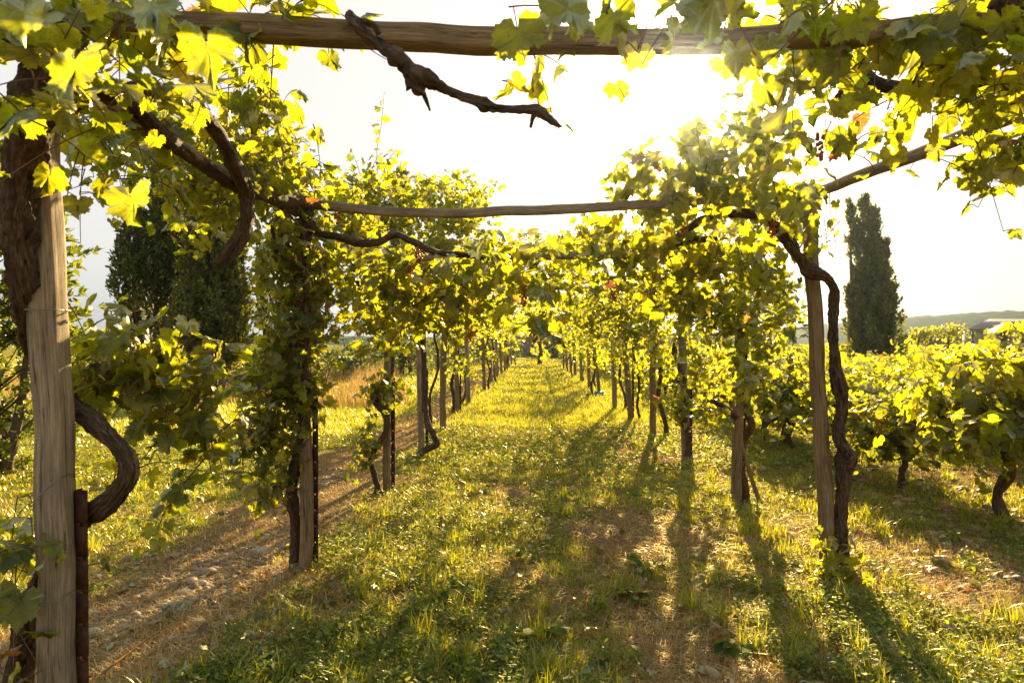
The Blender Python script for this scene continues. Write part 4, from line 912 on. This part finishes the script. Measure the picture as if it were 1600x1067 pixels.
blades(S, x, y, rs.uniform(.05, .12, n) * (1 + y * .006), .0007 * y * .6, rs.uniform(.2, .9, n), np.clip(rs.normal(.5, .2, n), 0, 1), segs=1)
tag(S.build('dry_grass', STRAW, smooth=False), 'short tan straw and dead grass between the green patches', 'dry grass', kind='stuff')
# tall dry grass at the field edge
S = MB()
xx = rs.uniform(-1, 1, 9000); yy = rs.uniform(0, 1, 9000); y = 17 + yy * 14; x = -2.6 - .22 * (y - 17) - np.abs(xx) * (10 + .3 * y)
k = vnoise(x * .6, y * .4, 71) > .35; x, y = x[k], y[k]
x, y = clump_xy(x, y, 5, np.full(len(x), .12)); n = len(x)
blades(S, x, y, rs.uniform(.25, .75, n) * (.5 + vnoise(x * .5, y * .5, 72)), .006, rs.uniform(.1, .6, n), np.clip(rs.normal(.5, .22, n), 0, 1), segs=2)
tag(S.build('tall_dry_grass', STRAW, smooth=False), 'tall straw-coloured grass at the far edge of the left field', 'dry grass', kind='stuff')
# broad-leaved weeds: little rosettes and stems
Wd = MB(); TPL['oval'] = (np.array([[0, 0, 0], [.24, .35, 0], [.2, .75, 0], [0, 1, 0], [-.2, .75, 0], [-.24, .35, 0]], float), [np.array([[0, 1, 2, 3, 4, 5]])])
def weeds(mb, x, y, nl, hgt, size):
    n = len(x); z = gz(x, y)
    q = rs.rand(n, nl); a = rs.uniform(0, 6.3, (n, nl)); spread = rs.uniform(.01, .035, (n, nl))
    px_ = x[:, None] + np.cos(a) * spread; py_ = y[:, None] + np.sin(a) * spread; pz = z[:, None] + q * hgt[:, None]
    pos = np.stack([px_, py_, pz], -1).reshape(-1, 3); out = np.stack([np.cos(a), np.sin(a), rs.uniform(.0, .7, (n, nl))], -1).reshape(-1, 3)
    nor = nrm(np.array([0, 0, 1.]) + rs.normal(0, .35, (n * nl, 3)))
    leaves(mb, pos, nor, out, np.repeat(size, nl) * rs.uniform(.6, 1.3, n * nl), 'oval', np.clip(rs.normal(.45, .22, n * nl), 0, 1))
x, y = ground_pts(26000, 2.2, 13, 1); k = (fbm(x * 1.1 + 8, y * 1.1, 44, 2) + .5 * (vnoise(x * 6, y * 6, 45) - .5) + .2 * np.exp(-((x + .7) / .5)**2) > .46) & (green_mask(x, y) + rs.normal(0, .06, len(x)) > .42); x, y = x[k], y[k]; n = len(x)
weeds(Wd, x, y, 9, rs.uniform(.02, .13, n), rs.uniform(.013, .036, n) * (1 + .03 * y))
x, y = ground_pts(9000, 8, 40, 1, 1.0); k = green_mask(x, y) > .45; x, y = x[k], y[k]; n = len(x)
weeds(Wd, x, y, 4, rs.uniform(.03, .12, n), rs.uniform(.04, .07, n))
tag(Wd.build('weeds', WEED, smooth=False), 'low broad-leaved weeds with small pale leaves among the grass', 'weeds', kind='stuff')
# fallen vine leaves
Fl = MB(); x, y = ground_pts(1000, 2.4, 14, 1); n = len(x)
leaves(Fl, np.stack([x, y, gz(x, y) + rs.uniform(.01, .05, n)], -1), nrm(np.array([0, 0, 1.]) + rs.normal(0, .45, (n, 3))), rs.normal(0, 1, (n, 3)), rs.uniform(.025, .06, n), 'mid', rs.rand(n)**1.2)
tag(Fl.build('fallen_leaves', LITTER, smooth=False), 'scattered curled brown and faded green vine leaves on the ground', 'fallen leaves', kind='stuff')
# pebbles
u_, v_ = np.meshgrid(np.linspace(0, 2 * np.pi, 9)[:-1], np.linspace(0, np.pi, 6)); SPH = np.stack([np.cos(u_) * np.sin(v_), np.sin(u_) * np.sin(v_), np.cos(v_)], -1).reshape(-1, 3)
i_ = np.arange(5)[:, None] * 8; j_ = np.arange(8)[None, :]; SPF = np.stack([i_ + j_, i_ + 8 + j_, i_ + 8 + (j_ + 1) % 8, i_ + (j_ + 1) % 8], -1).reshape(-1, 4)
def pebbles(mb, x, y, size, rnd):
    n = len(x); a = rs.uniform(0, 3.14, n); sx, sy, sz = size * rs.uniform(.8, 1.4, n), size * rs.uniform(.65, 1, n), size * rs.uniform(.35, .6, n)
    v = SPH[None] * np.stack([sx, sy, sz], -1)[:, None, :] * (1 + .12 * rs.normal(0, 1, (n, 1, 3)))
    c, s = np.cos(a)[:, None], np.sin(a)[:, None]
    vv = np.stack([v[..., 0] * c - v[..., 1] * s + x[:, None], v[..., 0] * s + v[..., 1] * c + y[:, None], v[..., 2] + (gz(x, y) + sz * .35)[:, None]], -1)
    mb.add(vv.reshape(-1, 3), [(np.arange(n)[:, None, None] * 48 + SPF[None]).reshape(-1, 4)], r=np.repeat(rnd, 48))
Pb = MB(); n = 5200; y = 1 / (1 / 1.9 + rs.rand(n) * (1 / 22 - 1 / 1.9)); x = xl(y) - .85 + rs.normal(0, .32, n); k = vnoise(x * 2.3, y * 2.3, 81) > .42 + .04 * y; x, y = x[k], y[k]; n = len(x)
pebbles(Pb, x, y, rs.gamma(2.0, .0060, n) + .006 + .0005 * y, rs.rand(n))
n = 700; y = 1 / (1 / 4 + rs.rand(n) * (1 / 16 - 1 / 4)); x = 3.9 + .02 * y + rs.normal(0, .7, n); pebbles(Pb, x, y, rs.gamma(3, .007, n) + .01, rs.rand(n) * .8)
x, y = ground_pts(500, 2.3, 9, 1); pebbles(Pb, x, y, rs.gamma(2, .006, len(x)) + .008, rs.rand(len(x)))
tag(Pb.build('pebbles', STONE), 'rounded tan river pebbles on the bare bank and under the vines', 'pebbles', kind='stuff')
# a few larger stones one can pick out
for u, v_, s, lab in [(275, 925, .07, 'upright pale stone on the pebble bank'), (335, 865, .065, 'long ochre stone on the crest of the pebble bank'), (1400, 1030, .085, 'flat brown stone in the straw near the lower right corner'), (1365, 1050, .075, 'buff stone at the bottom edge below the thick post'), (1385, 1013, .07, 'reddish stone just above the flat brown stone'),
                     (1463, 808, .05, 'pale stone beside the trunk at the right edge'), (1112, 1050, .05, 'half buried tan stone at the bottom edge'), (200, 965, .06, 'ochre stone low on the pebble bank')]:
    d = 1600 / (v_ - 532); xq = (u - 800) * d / F; mb = MB(); pebbles(mb, np.array([xq]), np.array([d]), np.array([s]), np.array([.7])); o = tag(mb.build('stone', STONE), lab, 'stone', 'larger stones on the ground')
# cut vine prunings lying on the ground
for k, (pts, lab) in enumerate([([(610, 925), (622, 960), (615, 990), (585, 1003)], 'bent pale cane lying left of the centre foreground'), ([(620, 928), (655, 920), (690, 912)], 'short straight cane lying in the grass left of centre'), ([(720, 960), (722, 1000), (745, 1030)], 'curved grey cane at the bottom centre'), ([(948, 968), (940, 990), (910, 1000)], 'crooked white twig right of the centre foreground'),
                                ([(760, 923), (850, 922), (960, 930)], 'long thin brown cane across the middle foreground'), ([(640, 1040), (668, 1048), (676, 1008)], 'v-shaped dry cane at the bottom edge'), ([(160, 1040), (230, 990), (290, 960)], 'dry twig on the lower pebble bank')]):
    mb = MB(); q = []
    for (u, v_) in pts:
        d = 1600 / (v_ - 532); xq = (u - 800) * d / F; q.append((xq, d, float(gz(xq, d)) + .035))
    tube(mb, q, [.005, .0035, .002], sides=6, sub=8, gnarl=.2, seed=k, wob=.02); tag(mb.build('cut_cane', STRAW), lab, 'twig', 'prunings lying on the grass')
# larger broad-leaved weeds that stand out singly
for k, (u, v_, s, lab) in enumerate([(1010, 892, .12, 'dark broad-leaved weed between the aisle and the lower right'), (850, 1005, .13, 'leafy weed clump at bottom centre'), (700, 935, .11, 'grey-green weed with drooping leaves in the foreground'), (985, 935, .1, 'bright tuft of grass-like weed right of centre'), (820, 870, .1, 'small dock-like weed in the middle of the aisle'), (1150, 1015, .08, 'small rosette weed at the lower right')]):
    d = 1600 / (v_ - 532); xq = (u - 800) * d / F; mb = MB(); n = 26; a = rs.uniform(0, 6.3, n); q = rs.uniform(.01, s * .7, n)
    pos = np.stack([xq + np.cos(a) * q, d + np.sin(a) * q * .7, gz(np.full(n, xq), np.full(n, d)) + .02 + rs.uniform(0, .06, n)], -1)
    leaves(mb, pos, nrm(np.array([0, 0, 1.]) + rs.normal(0, .3, (n, 3))), np.stack([np.cos(a), np.sin(a), rs.uniform(-.2, .7, n)], -1), rs.uniform(.06, .11, n), 'oval', np.clip(rs.normal(.25, .15, n), 0, 1), 1.1)
    tag(mb.build('weed_plant', WEED, smooth=False), lab, 'weed', 'larger weeds standing out of the grass')
# irrigation fitting by the pale pole
e = empty('hose_fitting', gp(937, 19.6), 'small blue hose fitting on a black pipe at the pale pole', 'hose fitting')
c = np.array(gp(937, 19.3)); mb = MB(); tube(mb, [c + [-.14, 0, .07], c + [.1, 0, .07]], [.07, .085], sides=12, sub=3); mb.build('fitting', simple('blue_plastic', (.04, .2, .24), .4), e)
mb = MB(); tube(mb, [c + [-.5, .1, .03], c + [-.1, 0, .06], c + [.22, 0, .05]], .022, sides=8, sub=4); mb.build('pipe', simple('black_pipe', (.02, .02, .025), .4), e)

# ------------------------------------------------------------------ air: pale even haze round the whole scene (scatters forward, glows towards the sun)
m, nt, o = mat('haze_air'); pv = nd(nt, 'ShaderNodeVolumePrincipled'); pv.inputs['Color'].default_value = (.72, .84, 1.0, 1); pv.inputs['Density'].default_value = HAZE; pv.inputs['Anisotropy'].default_value = .96
nt.links.new(pv.outputs[0], o.inputs['Volume'])
mb = MB(); box(mb, (0, 530, 31), (3500, 1500, 66)); tag(mb.build('haze', m, smooth=False), 'pale warm haze in the air', 'haze', kind='stuff')
